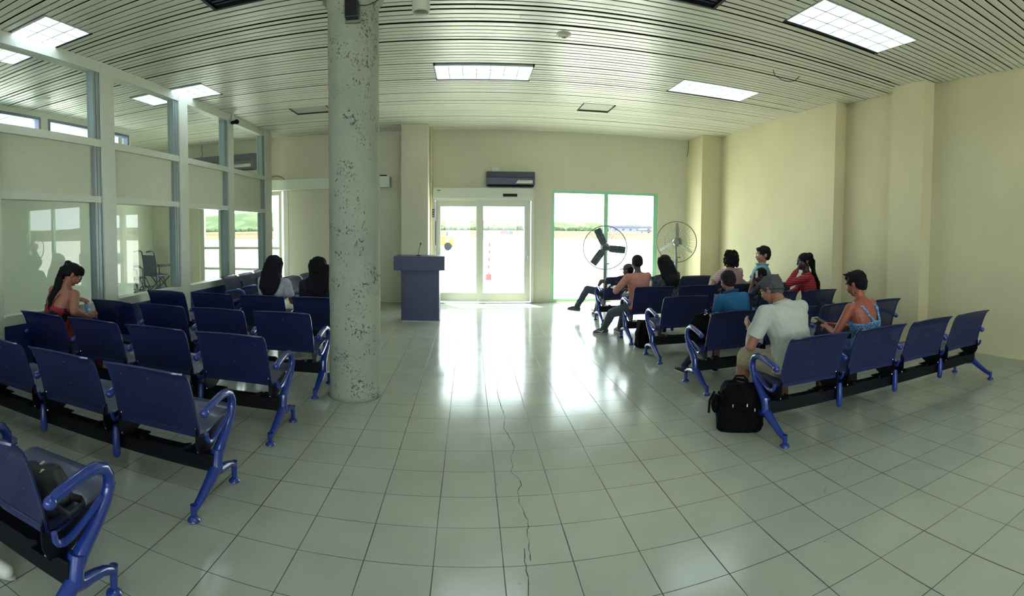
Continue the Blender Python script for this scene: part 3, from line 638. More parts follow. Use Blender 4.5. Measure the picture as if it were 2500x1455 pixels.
def make_bench():
    t = empty('waiting_bench', (0, 0, 0))
    MB().box(.0, BW, .250, .325, .175, .275).build('beam', M_BLACK, t, bevel=.006)
    for x in (0, BW):
        mb = MB(); side_arm(mb, x, True); f = mb.build('leg_frame', M_BLUE, t, smooth=True)
        for yy in (.03, .525):
            MB().lathe([(.030, 0), (.036, .006), (.034, .014), (.020, .026), (.010, .032), (.009, .05)], c=(x, yy, 0), seg=18).build('glide_foot', M_BLUE, f, smooth=True)
    for k in (1, 2, 3):
        mb = MB(); side_arm(mb, k * PITCH_X, False); mb.build('armrest', M_BLUE, t, smooth=True)
    for k in range(4):
        a = k * PITCH_X + .052; b = (k + 1) * PITCH_X - .052
        mb = MB(); sheet(mb, BACKP, a, b, .005, .055, .012, bow=.006)
        for ix in (.09, (b - a) / 2, (b - a) - .09):
            for iz, yy in ((.71, .104), (.555, .160)): mb.mi = 2; mb.ell((a + ix, yy, iz), (.0035, .004, .0035), 6, 4); mb.mi = 0
        mb.build('backrest', [M_SHEET, M_BACK, M_CHROME], t, smooth=True)
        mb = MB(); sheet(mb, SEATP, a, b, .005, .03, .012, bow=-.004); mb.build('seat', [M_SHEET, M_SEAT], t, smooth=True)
        for x, sg_ in ((a + .012, 1), (b - .012, -1)):
            mb = MB()
            mb.prism([(.17, .42), (.175, .34), (.20, .29), (.25, .27), (.34, .27), (.42, .31), (.52, .39), (.52, .415), (.38, .40), (.27, .385), (.215, .39), (.205, .46), (.185, .46)], x - .004, x + .004, 'x')
            mb.box(min(x, x + sg_ * .11), max(x, x + sg_ * .11), .21, .36, .272, .280)
            mb.prism([(x + sg_ * .105, .272), (x + sg_ * .15, .285), (x + sg_ * .105, .300)] if sg_ > 0 else [(x + sg_ * .105, .300), (x + sg_ * .15, .285), (x + sg_ * .105, .272)], .24, .30, 'y')
            br = mb.build('seat_bracket', M_BLACK, t)
            MB().ell((x + sg_ * .008, .190, .438), (.008, .008, .008), 8, 5).build('bolt', M_CHROME, br); MB().ell((x + sg_ * .004, .20, .30), (.007, .008, .007), 8, 5).build('bolt', M_CHROME, br)
    return t
bench0 = make_bench(); bpy.context.view_layer.update(); register(bench0)
LX = -1.41 - BW
BENCH = [  # x, y of the rear foot line, turn, label
    (2.17, 3.02, 0, 'front right blue steel bench, nearest the viewer, holding the grey-haired man in the white T-shirt'),
    (2.20, 4.37, 0, 'right-hand blue bench, second from the front, where the woman in the bright blue top sits'),
    (2.20, 5.62, 0, 'right-hand blue bench, third from the front, where the woman in the red striped top sits'),
    (2.20, 6.72, 0, 'right-hand blue bench, fourth from the front, where the man in the salmon shirt sits'),
    (2.20, 8.28, 0, 'rearmost right-hand blue bench below the two fans, with the reclining man in a cap'),
    (LX, 1.14, 0, 'blue bench cropped at the bottom left corner with a dark bag on its seat'),
    (LX, 2.31, 0, 'empty left-hand blue bench, first complete end frame above the corner bench'),
    (LX, 3.40, 0, 'left-hand blue bench where the woman with the water bottle sits'),
    (LX, 4.50, 0, 'empty left-hand blue bench whose end stands beside the concrete column'),
    (LX, 5.62, 0, 'left-hand blue bench behind the column where two long-haired women sit'),
    (-4.09, 10.42, -PI / 2, 'blue bench standing against the glazed partition, facing into the hall'),
    (-2.93, 10.50, -PI / 2, 'blue bench set sideways before the back wall, partly behind the column'),
]
for k, (x, y_, rz, lb) in enumerate(BENCH):
    o = bench0 if k == 0 else copy_tree(bench0)
    o.location = (x, y_, 0); o.rotation_euler = (0, 0, rz); prop(o, lb, 'bench', 'blue steel waiting benches')

# ------------------------------------------------------------------ lectern
lt = empty('lectern', (-.85, 8.72, 0), 0, 'dark slate lectern with a wide top standing left of the sliding door', 'lectern')
M_LEC = mat('slate_laminate', (68, 71, 104), .45, var=.03)
MB().box(-.315, .335, 0, .03, .02, .88).build('front_panel', M_LEC, lt)
for x in (-.315, .305): MB().box(x, x + .03, .03, .42, .02, .88).build('side_panel', M_LEC, lt)
MB().box(-.285, .305, .05, .42, .3, .32).build('shelf', M_LEC, lt)
MB().box(-.435, .43, -.06, .50, .88, 1.12).build('top', M_LEC, lt, bevel=.004)
MB().box(-.30, .32, .0, .40, 0, .02).build('plinth', mat('lectern_plinth', (180, 184, 178), .5), lt)
mi = empty('microphone', (-.88, 8.85, 1.12), 0, 'thin black gooseneck microphone standing on the lectern', 'microphone')
MB().lathe([(.04, 0), (.04, .012), (.012, .02)], seg=16).build('base', M_BLACK, mi)
MB().tube([(0, 0, .01), (.005, 0, .08), (.02, 0, .15), (.035, 0, .19)], .004, 8).build('gooseneck', M_BLACK, mi, smooth=True)
MB().cap((.035, 0, .19), .010, (.042, 0, .215), .011).build('capsule', M_BLACK, mi, smooth=True)

# ------------------------------------------------------------------ fans
M_FAN = mat('fan_grey_metal', (120, 128, 124), .4, .5); M_FBL = mat('fan_blade_dark', (62, 74, 84), .5); M_FBL2 = mat('fan_blade_grey', (150, 158, 150), .45)
def fan(loc, h, r, yaw, tilt, spin, bm_, narrow, label, twist):
    t = empty('pedestal_fan', loc, 0, label, 'fan')
    MB().lathe([(.26, 0), (.27, .012), (.20, .04), (.05, .06), (.03, .10)], seg=28).build('base', M_FAN, t, smooth=True)
    MB().tube([(0, 0, .05), (0, 0, h - .35)], .030, 14).tube([(0, 0, h - .4), (0, .03, h - .12), (0, .03, h - .02)], .020, 12).build('pole', M_FAN, t, smooth=True)
    R_ = Matrix.Rotation(yaw, 4, 'Z') @ Matrix.Rotation(tilt, 4, 'X'); R_.translation = (0, 0, h)
    hd_ = MB(); hd_.tube([R_ @ Vector((0, y_, 0)) for y_ in (-.01, .03, .08, .22, .26)], [.05, .09, .10, .095, .05], 18); hd_.build('motor', M_FAN, t, smooth=True)
    cg = MB(); ring = lambda rad, y_, th: cg.tube([R_ @ Vector((rad * math.cos(a * 2 * PI / 48), y_, rad * math.sin(a * 2 * PI / 48))) for a in range(49)], th, 6, cap=False)
    ring(r, -.02, .009); ring(r, .0, .009); ring(r * .55, -.105, .002); ring(.075, -.12, .004); ring(r * .62, .10, .002)
    for k in range(30 if narrow else 24):
        a = 2 * PI * k / (30 if narrow else 24); c, s_ = math.cos(a), math.sin(a); a2 = a + .10; c2, s2_ = math.cos(a2), math.sin(a2)
        cg.tube([R_ @ Vector((.07 * c, -.12, .07 * s_)), R_ @ Vector((r * .6 * c, -.10, r * .6 * s_)), R_ @ Vector((r * c, -.02, r * s_))], .0020 if narrow else .0026, 4)
        cg.tube([R_ @ Vector((.09 * c2, .11, .09 * s2_)), R_ @ Vector((r * .6 * c2, .10, r * .6 * s2_)), R_ @ Vector((r * c2, .0, r * s2_))], .0020 if narrow else .0026, 4)
    cg.build('cage', M_FAN, t, smooth=True)
    MB().tube([R_ @ Vector((0, y_, 0)) for y_ in (-.06, -.01)], .055, 18).build('hub', bm_, t, smooth=True)
    for k in range(3):
        a = math.radians(spin + 120 * k); B = R_ @ Matrix.Rotation(-a, 4, 'Y') @ Matrix.Rotation(twist, 4, 'X')
        bl = MB(); W_ = .072 if not narrow else .045
        pr = [(.05, .025), (.10, W_), (.30, W_ * 1.05), (r * .90, W_ * (1.0 if not narrow else .75)), (r * .93, W_ * (.85 if not narrow else .4))]
        poly = [(x, z_) for x, z_ in pr] + [(x, -z_) for x, z_ in reversed(pr)]
        bl.prism(poly, -.034, -.029, 'y')
        for v in bl.bm.verts: v.co = B @ v.co
        bl.build('blade', bm_, t)
    MB().tube([(.02, .03, h - .05), (.05, .04, h - .35), (.06, .04, h - .7), (.04, .04, .1)], .006, 6).build('power_cord', M_WHITE if narrow else M_FAN, t, smooth=True)
    MB().cap((.03, 0, h - .32), .014, (.085, 0, h - .32), .014).build('height_knob', M_FAN, t)
    return t
fan((2.665, 9.95, 0), 1.235, .435, math.radians(-12), math.radians(4), -5, M_FBL, False, 'pedestal fan with dark paddle blades before the green framed window', .25)
fan((4.20, 9.95, 0), 1.36, .425, math.radians(-32), math.radians(2), 92, M_FBL2, True, 'pedestal fan with thin grey blades standing in the right corner beside the window', .95)

# ------------------------------------------------------------------ wheelchairs in the alcove
def wheelchair(loc, rz, label, seatrgb):
    t = empty('wheelchair', loc, rz, label, 'wheelchair'); K = 1.18; T = lambda L: [tuple(K * c for c in p) for p in L]
    MT = mat('wheelchair_tube', (52, 56, 76), .35, .3)
    for sx in (-.21, .21):
        MB().tube(T([(sx, -.14, .96), (sx, -.05, .97), (sx, -.01, .94), (sx, .02, .80), (sx, .05, .48), (sx, .05, .22)]), .017, 8).tube(T([(sx, .04, .66), (sx * 1.08, .40, .66), (sx * 1.08, .44, .63), (sx * 1.08, .45, .48), (sx, .45, .22), (sx, .47, .15)]), .015, 8).tube(T([(sx, .03, .47), (sx, .50, .47), (sx, .58, .30), (sx, .62, .12)]), .015, 8).tube(T([(sx, .05, .22), (sx, .45, .22)]), .015, 8).build('side_frame', MT, t, smooth=True)
        MB().cap(*[x for p in (T([(sx, -.20, .955)])[0],) for x in (p, .017)], T([(sx, -.09, .972)])[0], .017).build('push_grip', M_BLACK, t, smooth=True)
        MB().box(K * (sx * 1.08 - .03), K * (sx * 1.08 + .03), K * .08, K * .38, K * .668, K * .70).build('arm_pad', M_BLACK, t, bevel=.008)
        for yy, rr_ in ((.06, .13), (.50, .085)):
            wm = MB(); c = Vector(T([(sx * 1.15, yy, rr_)])[0])
            wm.tube([c + K * Vector((0, rr_ * .92 * math.cos(a * PI / 12), rr_ * .92 * math.sin(a * PI / 12))) for a in range(25)], .013, 6)
            for q in range(6): a = q * PI / 3; wm.tube([c, c + K * Vector((0, rr_ * .9 * math.cos(a), rr_ * .9 * math.sin(a)))], .006, 5)
            wm.build('wheel', M_BLACK, t, smooth=True)
        MB().box(K * (sx - .07), K * (sx + .07), K * .56, K * .70, K * .10, K * .115).build('footplate', M_BLACK, t)
    sl = MB(); P = T([(-.205, .012, .88), (.205, .012, .88), (.205, .05, .47), (-.205, .05, .47)])
    sl.prism([(p[0], p[2]) for p in P], .015 * K, .03 * K, 'y').build('back_sling', mat(label[:8] + 'sling', seatrgb, .6), t)
    MB().box(-.205 * K, .205 * K, .05 * K, .47 * K, .455 * K, .475 * K).build('seat_sling', M_BLACK, t)
    MB().tube(T([(-.2, .2, .45), (.2, .2, .16)]), .014, 8).tube(T([(.2, .2, .45), (-.2, .2, .16)]), .014, 8).tube(T([(-.2, .38, .45), (.2, .38, .16)]), .014, 8).tube(T([(.2, .38, .45), (-.2, .38, .16)]), .014, 8).build('cross_brace', MT, t, smooth=True)
    return t
wheelchair((-7.15, 9.98, 0), math.radians(-18), 'folding wheelchair with slate back seen from behind, the right one behind the partition glass', (70, 76, 108))
wheelchair((-7.42, 9.15, 0), math.radians(-68), 'folding wheelchair seen side-on, the left one behind the partition glass', (150, 120, 104))
# ================================================================== PEOPLE
V = Vector
def ik(a, b, l1, l2, pole):
    d = b - a; L = d.length
    if L > (l1 + l2) * .995: b = a + d * ((l1 + l2) * .995 / L); d = b - a; L = d.length
    t = d / L; x = (l1 * l1 - l2 * l2 + L * L) / (2 * L); h = math.sqrt(max(1e-6, l1 * l1 - x * x))
    p = pole - t * pole.dot(t); p = p.normalized()
    return a + t * x + p * h, b
def loft(m, secs, seg=20):
    """secs: (centre, right, fwd, rx, ry) closed shell"""
    R = []
    for c, r, f, rx, ry in secs:
        ring = []
        for k in range(seg):
            a = 2 * PI * k / seg; ca, sa = math.cos(a), math.sin(a)
            ca = math.copysign(abs(ca) ** .85, ca); sa = math.copysign(abs(sa) ** .85, sa)
            ring.append(m.bm.verts.new(c + r * (rx * ca) + f * (ry * sa)))
        R.append(ring)
    for a, b in zip(R, R[1:]):
        for k in range(seg): m._f([a[k], a[(k + 1) % seg], b[(k + 1) % seg], b[k]])
    m._f(R[0][::-1]); m._f(R[-1])
def hand(m, w, d, n, side, curl=.6, S=1.0, spread=.12, point=False):
    """palm and five separate bent fingers. w wrist, d direction, n palm normal (fingers curl towards n)"""
    d = d.normalized(); n = (n - d * n.dot(d)).normalized(); s = d.cross(n) * side
    P = Matrix((s, d, n)).transposed()
    m.ell(w + d * .048 * S, (.040 * S, .054 * S, .016 * S), 12, 8, P)
    base = w + d * .088 * S
    for i, (o, L) in enumerate(((-.030, .066), (-.0105, .076), (.0095, .070), (.028, .054))):
        p = base + s * o * S - d * (.006 * S if i in (0, 3) else 0); dd = (d + s * (o * spread * 8)).normalized(); a = curl * (.8 + .12 * i)
        if point and i == 0: a = .1
        r = .0085 * S
        for j, f_ in enumerate((.45, .30, .25)):
            q = p + dd * L * f_ * S; m.cap(p, r, q, r * .92, 8); r *= .92; p = q
            dd = (dd * math.cos(a) + n * math.sin(a)).normalized(); n2 = n
    tb = w + d * .022 * S - s * .030 * S; td = (d * .75 - s * .7 + n * .35).normalized()
    q = tb + td * .036 * S; m.cap(tb, .012 * S, q, .0105 * S, 8)
    td2 = (td * .7 + d * .45 + n * (.2 + .3 * curl)).normalized(); m.cap(q, .0105 * S, q + td2 * .028 * S, .008 * S, 8)
def head_geo(m, c, R, S, fem):
    g = lambda x, y_, z: c + R @ V((x, y_, z)) * S
    E = lambda p, r: m.ell(g(*p), V(r) * S, 16, 10, R.to_3x3() if len(R) > 3 else R)
    E((0, -.012, .030), (.076, .094, .086))            # cranium
    E((0, .030, -.020), (.062, .066, .084))            # face
    E((0, .046, -.078), (.034, .036, .030))            # chin
    E((0, .012, -.062), (.054, .054, .040))            # jaw
    E((0, .082, .030), (.046, .016, .014))             # brow
    for sx in (-1, 1):
        E((sx * .030, .084, -.022), (.020, .014, .018))    # cheek
        E((sx * .078, -.004, -.005), (.010, .019, .031))   # ear
        E((sx * .083, -.012, .006), (.006, .012, .018))
    m.cap(g(0, .088, .016), .008 * S, g(0, .104, -.018), .0115 * S, 10)
    for sx in (-1, 1): E((sx * .010, .098, -.022), (.008, .008, .007))
    E((0, .094, -.044), (.024, .011, .006)); E((0, .091, -.055), (.021, .011, .007))
M_EYE = mat('eye_white', (226, 222, 214), .3); M_IRIS = mat('iris_dark', (40, 28, 22), .2); M_LIP = {}
def strand_mat(name, rgb, rough=.55):
    m = mat(name, tuple(c * .7 for c in rgb), .7, spec=.2); nt = m.node_tree; N = nt.nodes; L = nt.links
    tc = N.new('ShaderNodeTexCoord'); mp = N.new('ShaderNodeMapping'); mp.inputs['Scale'].default_value = (110, 110, 9); L.new(tc.outputs['Object'], mp.inputs[0])
    n = N.new('ShaderNodeTexNoise'); n.inputs['Scale'].default_value = 1; n.inputs['Detail'].default_value = 3; L.new(mp.outputs[0], n.inputs['Vector'])
    b = N.new('ShaderNodeBump'); b.inputs['Strength'].default_value = .8; b.inputs['Distance'].default_value = .01; L.new(n.outputs[0], b.inputs['Height'])
    L.new(b.outputs[0], N['Principled BSDF'].inputs['Normal']); return m
def person(idx, loc, yaw, label, S=.95, fem=False, lean=0, side=0, twist=0, hunch=0, neck=0, hyaw=0, hpitch=0, hroll=0,
           skin=(150, 104, 80), top=(120, 120, 120), topmat=None, sleeve='short', pants=(50, 56, 72), legs='long', shoe=(40, 40, 44),
           hand_l=None, hand_r=None, pole_l=None, pole_r=None, foot_l=None, foot_r=None, kpole_l=None, kpole_r=None, hair=None, hairc=(28, 22, 24), vox=.007,
           curl_l=.6, curl_r=.6, nl=None, nr=None, hipz=None, foot_dir_l=None, foot_dir_r=None, wide=1.0, top_name='shirt', extra=None, shoe_name='shoe', dl=None, dr=None, shoemat=None, whl=None, whr=None, hs=1.0, bare=False, extra_collar=False):
    loc = (loc[0], loc[1] + .045, loc[2])
    root = empty('person', loc, yaw, label, 'person')
    loc_ = lambda p: Matrix.Rotation(-yaw, 3, 'Z') @ (V(p) - V((loc[0], loc[1], 0)))
    if whl: hand_l = loc_(whl)
    if whr: hand_r = loc_(whr)
    sk = mat('skin_%d' % idx, skin, .5, bump=.05, bscale=300)
    Z0 = (hipz if hipz else .505)
    up1 = V((math.sin(side), math.sin(lean), math.cos(side) * math.cos(lean))).normalized()
    up2 = V((math.sin(side * 1.3), math.sin(lean + hunch), math.cos(lean + hunch))).normalized()
    up3 = V((math.sin(side * 1.3), math.sin(lean + hunch + neck), math.cos(lean + hunch + neck))).normalized()
    rt = V((math.cos(twist), math.sin(twist), 0))
    def fr(u): r = (rt - u * rt.dot(u)).normalized(); return r, u.cross(r)
    pel = V((0, 0, Z0)); wa = pel + up1 * .16 * S; ch = wa + (up1 + up2).normalized() * .15 * S; sh = ch + up2 * .13 * S; nk = sh + up2 * .075 * S
    sw = (.165 if fem else .190) * S * wide; b = .90 if fem else 1.0; b *= S * wide
    hip_r = V((1, 0, 0))
    r1, f1 = fr(up1); r2, f2 = fr(up2)
    secs = [(pel - up1 * .09 * S, hip_r, V((0, 1, 0)), .13 * b, .10 * b), (pel, hip_r, V((0, 1, 0)), .172 * b * (1.05 if fem else 1), .118 * b), (pel + up1 * .07 * S, r1, f1, .155 * b, .110 * b), (wa, r1, f1, (.130 if fem else .146) * b, .100 * b),
            (ch - (up1 + up2).normalized() * .05 * S, r2, f2, .148 * b, .110 * b), (ch + up2 * .03 * S, r2, f2, .168 * b, .115 * b), (sh - up2 * .015, r2, f2, .172 * b, .095 * b), (sh + up2 * .030 * S, r2, f2, .135 * b, .072 * b), (nk, r2, f2, .062 * b, .058 * b), (nk + up2 * .02, r2, f2, .045 * b, .045 * b)]
    body = MB(); loft(body, secs)
    hc = nk + up3 * .145 * S
    RM = (Matrix.Rotation(hyaw, 3, 'Z') @ Matrix.Rotation(hpitch, 3, 'X') @ Matrix.Rotation(hroll, 3, 'Y'))
    body.cap(nk - up2 * .02, .052 * S, hc - up3 * .03 * S - (RM @ V((0, .012, 0))), .052 * S)
    SB = S; S = S * hs
    head_geo(body, hc, RM, S, fem); S = SB
    cl = {'arms': [], 'legs': []}
    for sx, ht, pole, cu, nn, dd in ((-1, hand_l, pole_l, curl_l, nl, dl), (1, hand_r, pole_r, curl_r, nr, dr)):
        s0 = sh + r2 * (sx * sw) + up2 * .0
        ht = V(ht) if ht else V((sx * .13, .34, Z0 + .13))
        pole = V(pole) if pole else V((sx * .5, -.6, -.8))
        e, w_ = ik(s0, ht, .285 * S, .255 * S, pole)
        body.cap(s0 - r2 * sx * .02, .050 * b, s0, .050 * b); body.cap(s0, .049 * b, e, .037 * b); body.cap(e, .038 * b, e.lerp(w_, .35), .037 * b); body.cap(e.lerp(w_, .35), .037 * b, w_, .024 * b)
        fd = (w_ - e).normalized() if dd is None else V(dd); hand(body, w_, fd, V(nn) if nn else V((-sx * .6, 0, -.6)), sx, cu, S * (.92 if fem else 1.0))
        cl['arms'].append((s0, e, w_))
    for sx, ft, kp, fdir in ((-1, foot_l, kpole_l, foot_dir_l), (1, foot_r, kpole_r, foot_dir_r)):
        h0 = V((sx * .088 * S * wide, .02, Z0 - .02)); ft = V(ft) if ft else V((sx * .12, .46, .075))
        k, an = ik(h0, ft, .425 * S, .41 * S, V(kp) if kp else V((0, .3, 1)))
        body.cap(h0, .088 * b, k, .056 * b); body.cap(k, .055 * b, k.lerp(an, .33) + V((0, -.012, 0)), .053 * b); body.cap(k.lerp(an, .33) + V((0, -.012, 0)), .052 * b, an, .033 * b)
        fd = V(fdir).normalized() if fdir else V((sx * .12, 1, 0)).normalized()
        body.cap(an + V((0, 0, -.015)) - fd * .02, .032 * b, an + fd * .13 + V((0, 0, -.045)), .022 * b)
        cl['legs'].append((h0, k, an, fd))
    link_mesh('body', remesh(body, vox, 2), sk, root, None)
    # eyes
    S = SB * hs
    for sx in (-1, 1):
        e_ = MB().ell(hc + RM @ V((sx * .030, .079, .010)) * S, .0100 * S, 12, 8).build('eye', M_EYE, root, smooth='all')
        MB().ell(hc + RM @ V((sx * .030, .0880, .010)) * S, .0052 * S, 8, 6).build('iris', M_IRIS, e_, smooth='all')
    S = SB
    # top
    if sleeve is not None:
        t = MB(); ex = .014
        zs = [(c, r, f, rx + ex, ry + ex) for c, r, f, rx, ry in secs[:-2]]
        if sleeve == 'halter': zs = zs[:5] + [(ch + f2 * .035, r2, f2, .150 * b, .100 * b), (ch + up2 * .05 + f2 * .07, r2, f2, .13 * b, .07 * b)]
        zs = zs[1:]
        c_, r_, f_, rx, ry = zs[0]; zs = [(c_ - up1 * .06, r_, f_, rx + .010, ry + .008), (c_ - up1 * .02, r_, f_, rx + .008, ry + .006)] + zs[1:]
        if sleeve != 'halter':
            c_, r_, f_, rx, ry = zs[-1]; zs.append((c_ + up2 * .035 * S, r_, f_, .075 * b, .070 * b))
        loft(t, zs)
        if sleeve in ('short', 'long', 'cap'):
            for s0, e, w_ in cl['arms']:
                t.cap(s0 - (s0 - sh) * .3, .058 * b, s0, .062 * b)
                if sleeve == 'short': q = s0.lerp(e, .72); t.tube([s0, s0.lerp(e, .4), q], [.062 * b, .060 * b, .061 * b], 14)
                elif sleeve == 'cap': q = s0.lerp(e, .35); t.tube([s0, q], [.062 * b, .060 * b], 14)
                else: t.cap(s0, .061 * b, e, .047 * b); t.tube([e, e.lerp(w_, .5), e.lerp(w_, .92)], [.047 * b, .044 * b, .034 * b], 14); t.ell(e, .047 * b)
        if sleeve == 'halter' and bare:      # broad straps crossing the bare back
            t.tube([ch + f2 * .11 * b - r2 * .10 * b, sh + up2 * .045 * S - r2 * .115 * b, sh - f2 * .085 * b - r2 * .085 * b - up2 * .01, ch - f2 * .118 * b - r2 * .01, ch - up2 * .07 - f2 * .11 * b + r2 * .05], .026, 8, flat=.35, up=tuple(r2))
            t.tube([ch + f2 * .11 * b + r2 * .12 * b, sh + up2 * .030 * S + r2 * .155 * b, sh - f2 * .080 * b + r2 * .150 * b - up2 * .03, ch - f2 * .095 * b + r2 * .145 * b - up2 * .04, wa - f2 * .09 * b + r2 * .12 * b], .024, 8, flat=.4, up=tuple(r2))
        elif sleeve == 'halter':
            for sx in (-1, 1): t.tube([ch + f2 * .12 * b + r2 * sx * .08 * b, sh + up2 * .048 * S + r2 * sx * .10 * b, sh - f2 * .088 * b + r2 * sx * .09 * b - up2 * .03, ch - f2 * .118 * b + r2 * sx * .07, wa - f2 * .10 * b + r2 * sx * .06], .0075, 8)
        tm_ = topmat or mat('%s_%d' % (top_name, idx), top, .85, bump=.35, bscale=14, var=.05)
        fold = lambda co, no: no * (.006 * noise.noise(co * 13) + .003 * noise.noise(co * 34))
        link_mesh(top_name, remesh(t, vox + .001, 2, fold), tm_, root)
    if extra_collar: MB().tube([nk + r2 * .078 * b * math.cos(a * PI / 10) + f2 * .074 * b * math.sin(a * PI / 10) + up2 * .004 for a in range(21)], .015, 8).build('collar', tm_, root, smooth=True)
    # legs
    lm = mat('trousers_%d' % idx, pants, .85, bump=.3, bscale=20, var=.06)
    t = MB(); ex = .012; loft(t, [(c, r, f, rx + ex, ry + ex) for c, r, f, rx, ry in secs[:3]])
    for h0, k, an, fd in cl['legs']:
        t.cap(h0, .100 * b, k, .070 * b) if legs != 'shorts' else (t.cap(h0, .102 * b, h0.lerp(k, .6), .088 * b), t.tube([h0.lerp(k, .5), k + (k - h0) * .01], [.090 * b, .080 * b], 16))
        if legs in ('long', 'slim'):
            g = 1.0 if legs == 'long' else .82
            t.cap(k, .068 * b * g, k.lerp(an, .4), .064 * b * g); t.tube([k.lerp(an, .4), an.lerp(k, .25), an + (an - k) * .06], [.063 * b * g, .056 * b * g, .054 * b * g], 16)
    fold = lambda co, no: no * (.005 * noise.noise(co * 17 + V((3, 3, 3))) + .003 * noise.noise(co * 40))
    link_mesh({'shorts': 'shorts', 'skirt': 'skirt'}.get(legs, 'trousers'), remesh(t, vox + .001, 2, fold), lm, root)
    # shoes
    for h0, k, an, fd in cl['legs']:
        t = MB(); a = an + V((0, 0, -.02)); dn = V((0, 0, -1))
        if abs(fd.z) > .3: dn = (an - k).normalized()
        t.cap(a - fd * .035 + dn * .022, .033, a + fd * .14 + dn * .034, .026); t.cap(a - fd * .02 + dn * .0, .040, a + fd * .09 + dn * .022, .036); t.cap(a - fd * .03 + dn * .035, .030, a + fd * .15 + dn * .042, .026)
        sh_ = link_mesh(shoe_name, remesh(t, .006, 2), shoemat or mat('shoe_%d' % idx, shoe, .6), root)
        so_ = MB(); P = Matrix((fd.cross(-dn).normalized(), fd, -dn)).transposed()
        so_.ell(a + fd * .055 + dn * .058, (.040, .135, .012), 16, 6, P); so_.build('sole', mat('sole_%d' % idx, (190, 186, 176) if shoe != (40, 40, 44) else (40, 38, 38), .7), sh_, smooth='all')
    # hair
    S = SB * hs
    g = lambda x, y_, z: hc + RM @ V((x, y_, z)) * S
    hr = MB(); hm_ = strand_mat('hair_%d' % idx, hairc); E = lambda p, r: hr.ell(g(*p), V(r) * S, 18, 12, RM)
    hd = None; back = -f2
    if hair in ('short', 'crop'):
        th = .008 if hair == 'short' else .003
        E((0, -.020, .040), (.080 + th, .092 + th, .080 + th)); E((0, -.045, .005), (.074 + th, .062 + th, .072 + th)); 
        if hair == 'short': E((0, -.060, -.030), (.062, .040, .052)); E((0, .050, .085), (.055, .036, .026)); hd = lambda co, no: no * .007 * noise.noise(co * 45)
        for sx in (-1, 1): E((sx * .070, -.012, .015), (.013, .028, .042))
    elif hair == 'long':
        E((0, -.018, .036), (.096, .106, .090)); E((0, -.055, -.01), (.094, .072, .10))
        for sx in (-1, 1): hr.tube([g(sx * .055, .03, .08), g(sx * .086, .012, .02), g(sx * .088, -.01, -.08), sh + r2 * sx * .085 * S + back * .06 + up2 * .03], [.03, .034, .036, .03], 10)
        hr.tube([g(0, -.07, .02), g(0, -.085, -.09), sh + back * .100 + up2 * .02, ch + back * .145 + up2 * .05, ch + back * .150 - up2 * .05], [.092 * S, .115 * S, .145 * S, .130 * S, .07], 18, flat=.36, up=tuple(r2))
        hd = lambda co, no: no * .006 * noise.noise(V((co.x * 40, co.y * 40, co.z * 6)))
    elif hair == 'curly':
        E((0, -.015, .030), (.094, .100, .090)); E((0, -.035, -.050), (.096, .072, .080))
        rr_ = random.Random(idx)
        for q in range(340):
            a = rr_.uniform(0, 2 * PI); z = rr_.uniform(-.14, .10); rad = .088 + .022 * math.cos((z + .05) * 9)
            yy = rad * math.cos(a) * 1.0 - .02
            if yy > .045 and z < .06: continue
            k_ = math.sqrt(max(.1, 1 - max(0, z - .02) ** 2 / .0095)); hr.ell(g(rad * math.sin(a) * k_, yy * k_, z + .02), rr_.uniform(.009, .016) * S, 7, 5)
        hd = lambda co, no: no * .006 * noise.noise(co * 70)
    elif hair == 'ponytail':
        E((0, -.020, .038), (.086, .098, .082)); E((0, -.045, .005), (.078, .066, .074)); E((0, .035, .075), (.066, .058, .048)); E((0, .06, .06), (.05, .04, .032)); E((-.02, -.10, .06), (.045, .045, .045)); E((-.075, -.075, -.05), (.03, .04, .07))
        hr.tube([g(0, -.09, .05), g(0, -.12, -.02), g(0, -.10, -.10), sh + back * .10 + up2 * .02, ch + back * .13 + up2 * .02, wa + back * .12 + up2 * .05], [.050, .060, .062, .064, .056, .026], 12, flat=.6, up=tuple(r2))
        hd = lambda co, no: no * .005 * noise.noise(V((co.x * 45, co.y * 45, co.z * 8)))
    elif hair == 'braids':
        E((0, -.018, .038), (.086, .100, .082)); E((0, -.045, .005), (.080, .070, .078))
        E((0, -.09, .06), (.06, .05, .055)); hr.tube([g(0, -.10, .05), g(0, -.125, -.04), sh + back * .11 + up2 * .03, ch + back * .145 + up2 * .02, wa + back * .14 + up2 * .06], [.055, .070, .075, .070, .045], 12, flat=.45, up=tuple(r2))
        link_mesh('hair', remesh(hr, .007, 1), hm_, root); rr_ = random.Random(5)
        for q in range(16):
            a = -1 + 2 * q / 15; b_ = MB(); o = r2 * a * .068; rd = .011
            pts = [g(a * .05, -.085, .07), g(a * .065, -.125, .0), g(a * .06, -.12, -.09), sh + back * .125 + o + up2 * .03, ch + back * (.150 + .02 * rr_.random()) + o * 1.2, wa + back * .14 + o * 1.2 + up2 * rr_.uniform(-.04, .10)]
            Q = []
            for p, q_ in zip(pts, pts[1:]):
                for s_ in range(7): Q.append(p.lerp(q_, s_ / 7))
            b_.tube(Q, [rd * (1.25 if s_ % 2 else .85) for s_ in range(len(Q))], 7); b_.build('braid', hm_, root, smooth='all')
        hr = None
    if hair and hr is not None: link_mesh('hair', remesh(hr, .006, 1, hd), hm_, root)
    elif hr is not None: hr.bm.free()
    if extra: extra(root, dict(hc=hc, RM=RM, S=S, sh=sh, nk=nk, ch=ch, r2=r2, f2=f2, up2=up2, g=g, cl=cl, wa=wa, b=b))
    return root
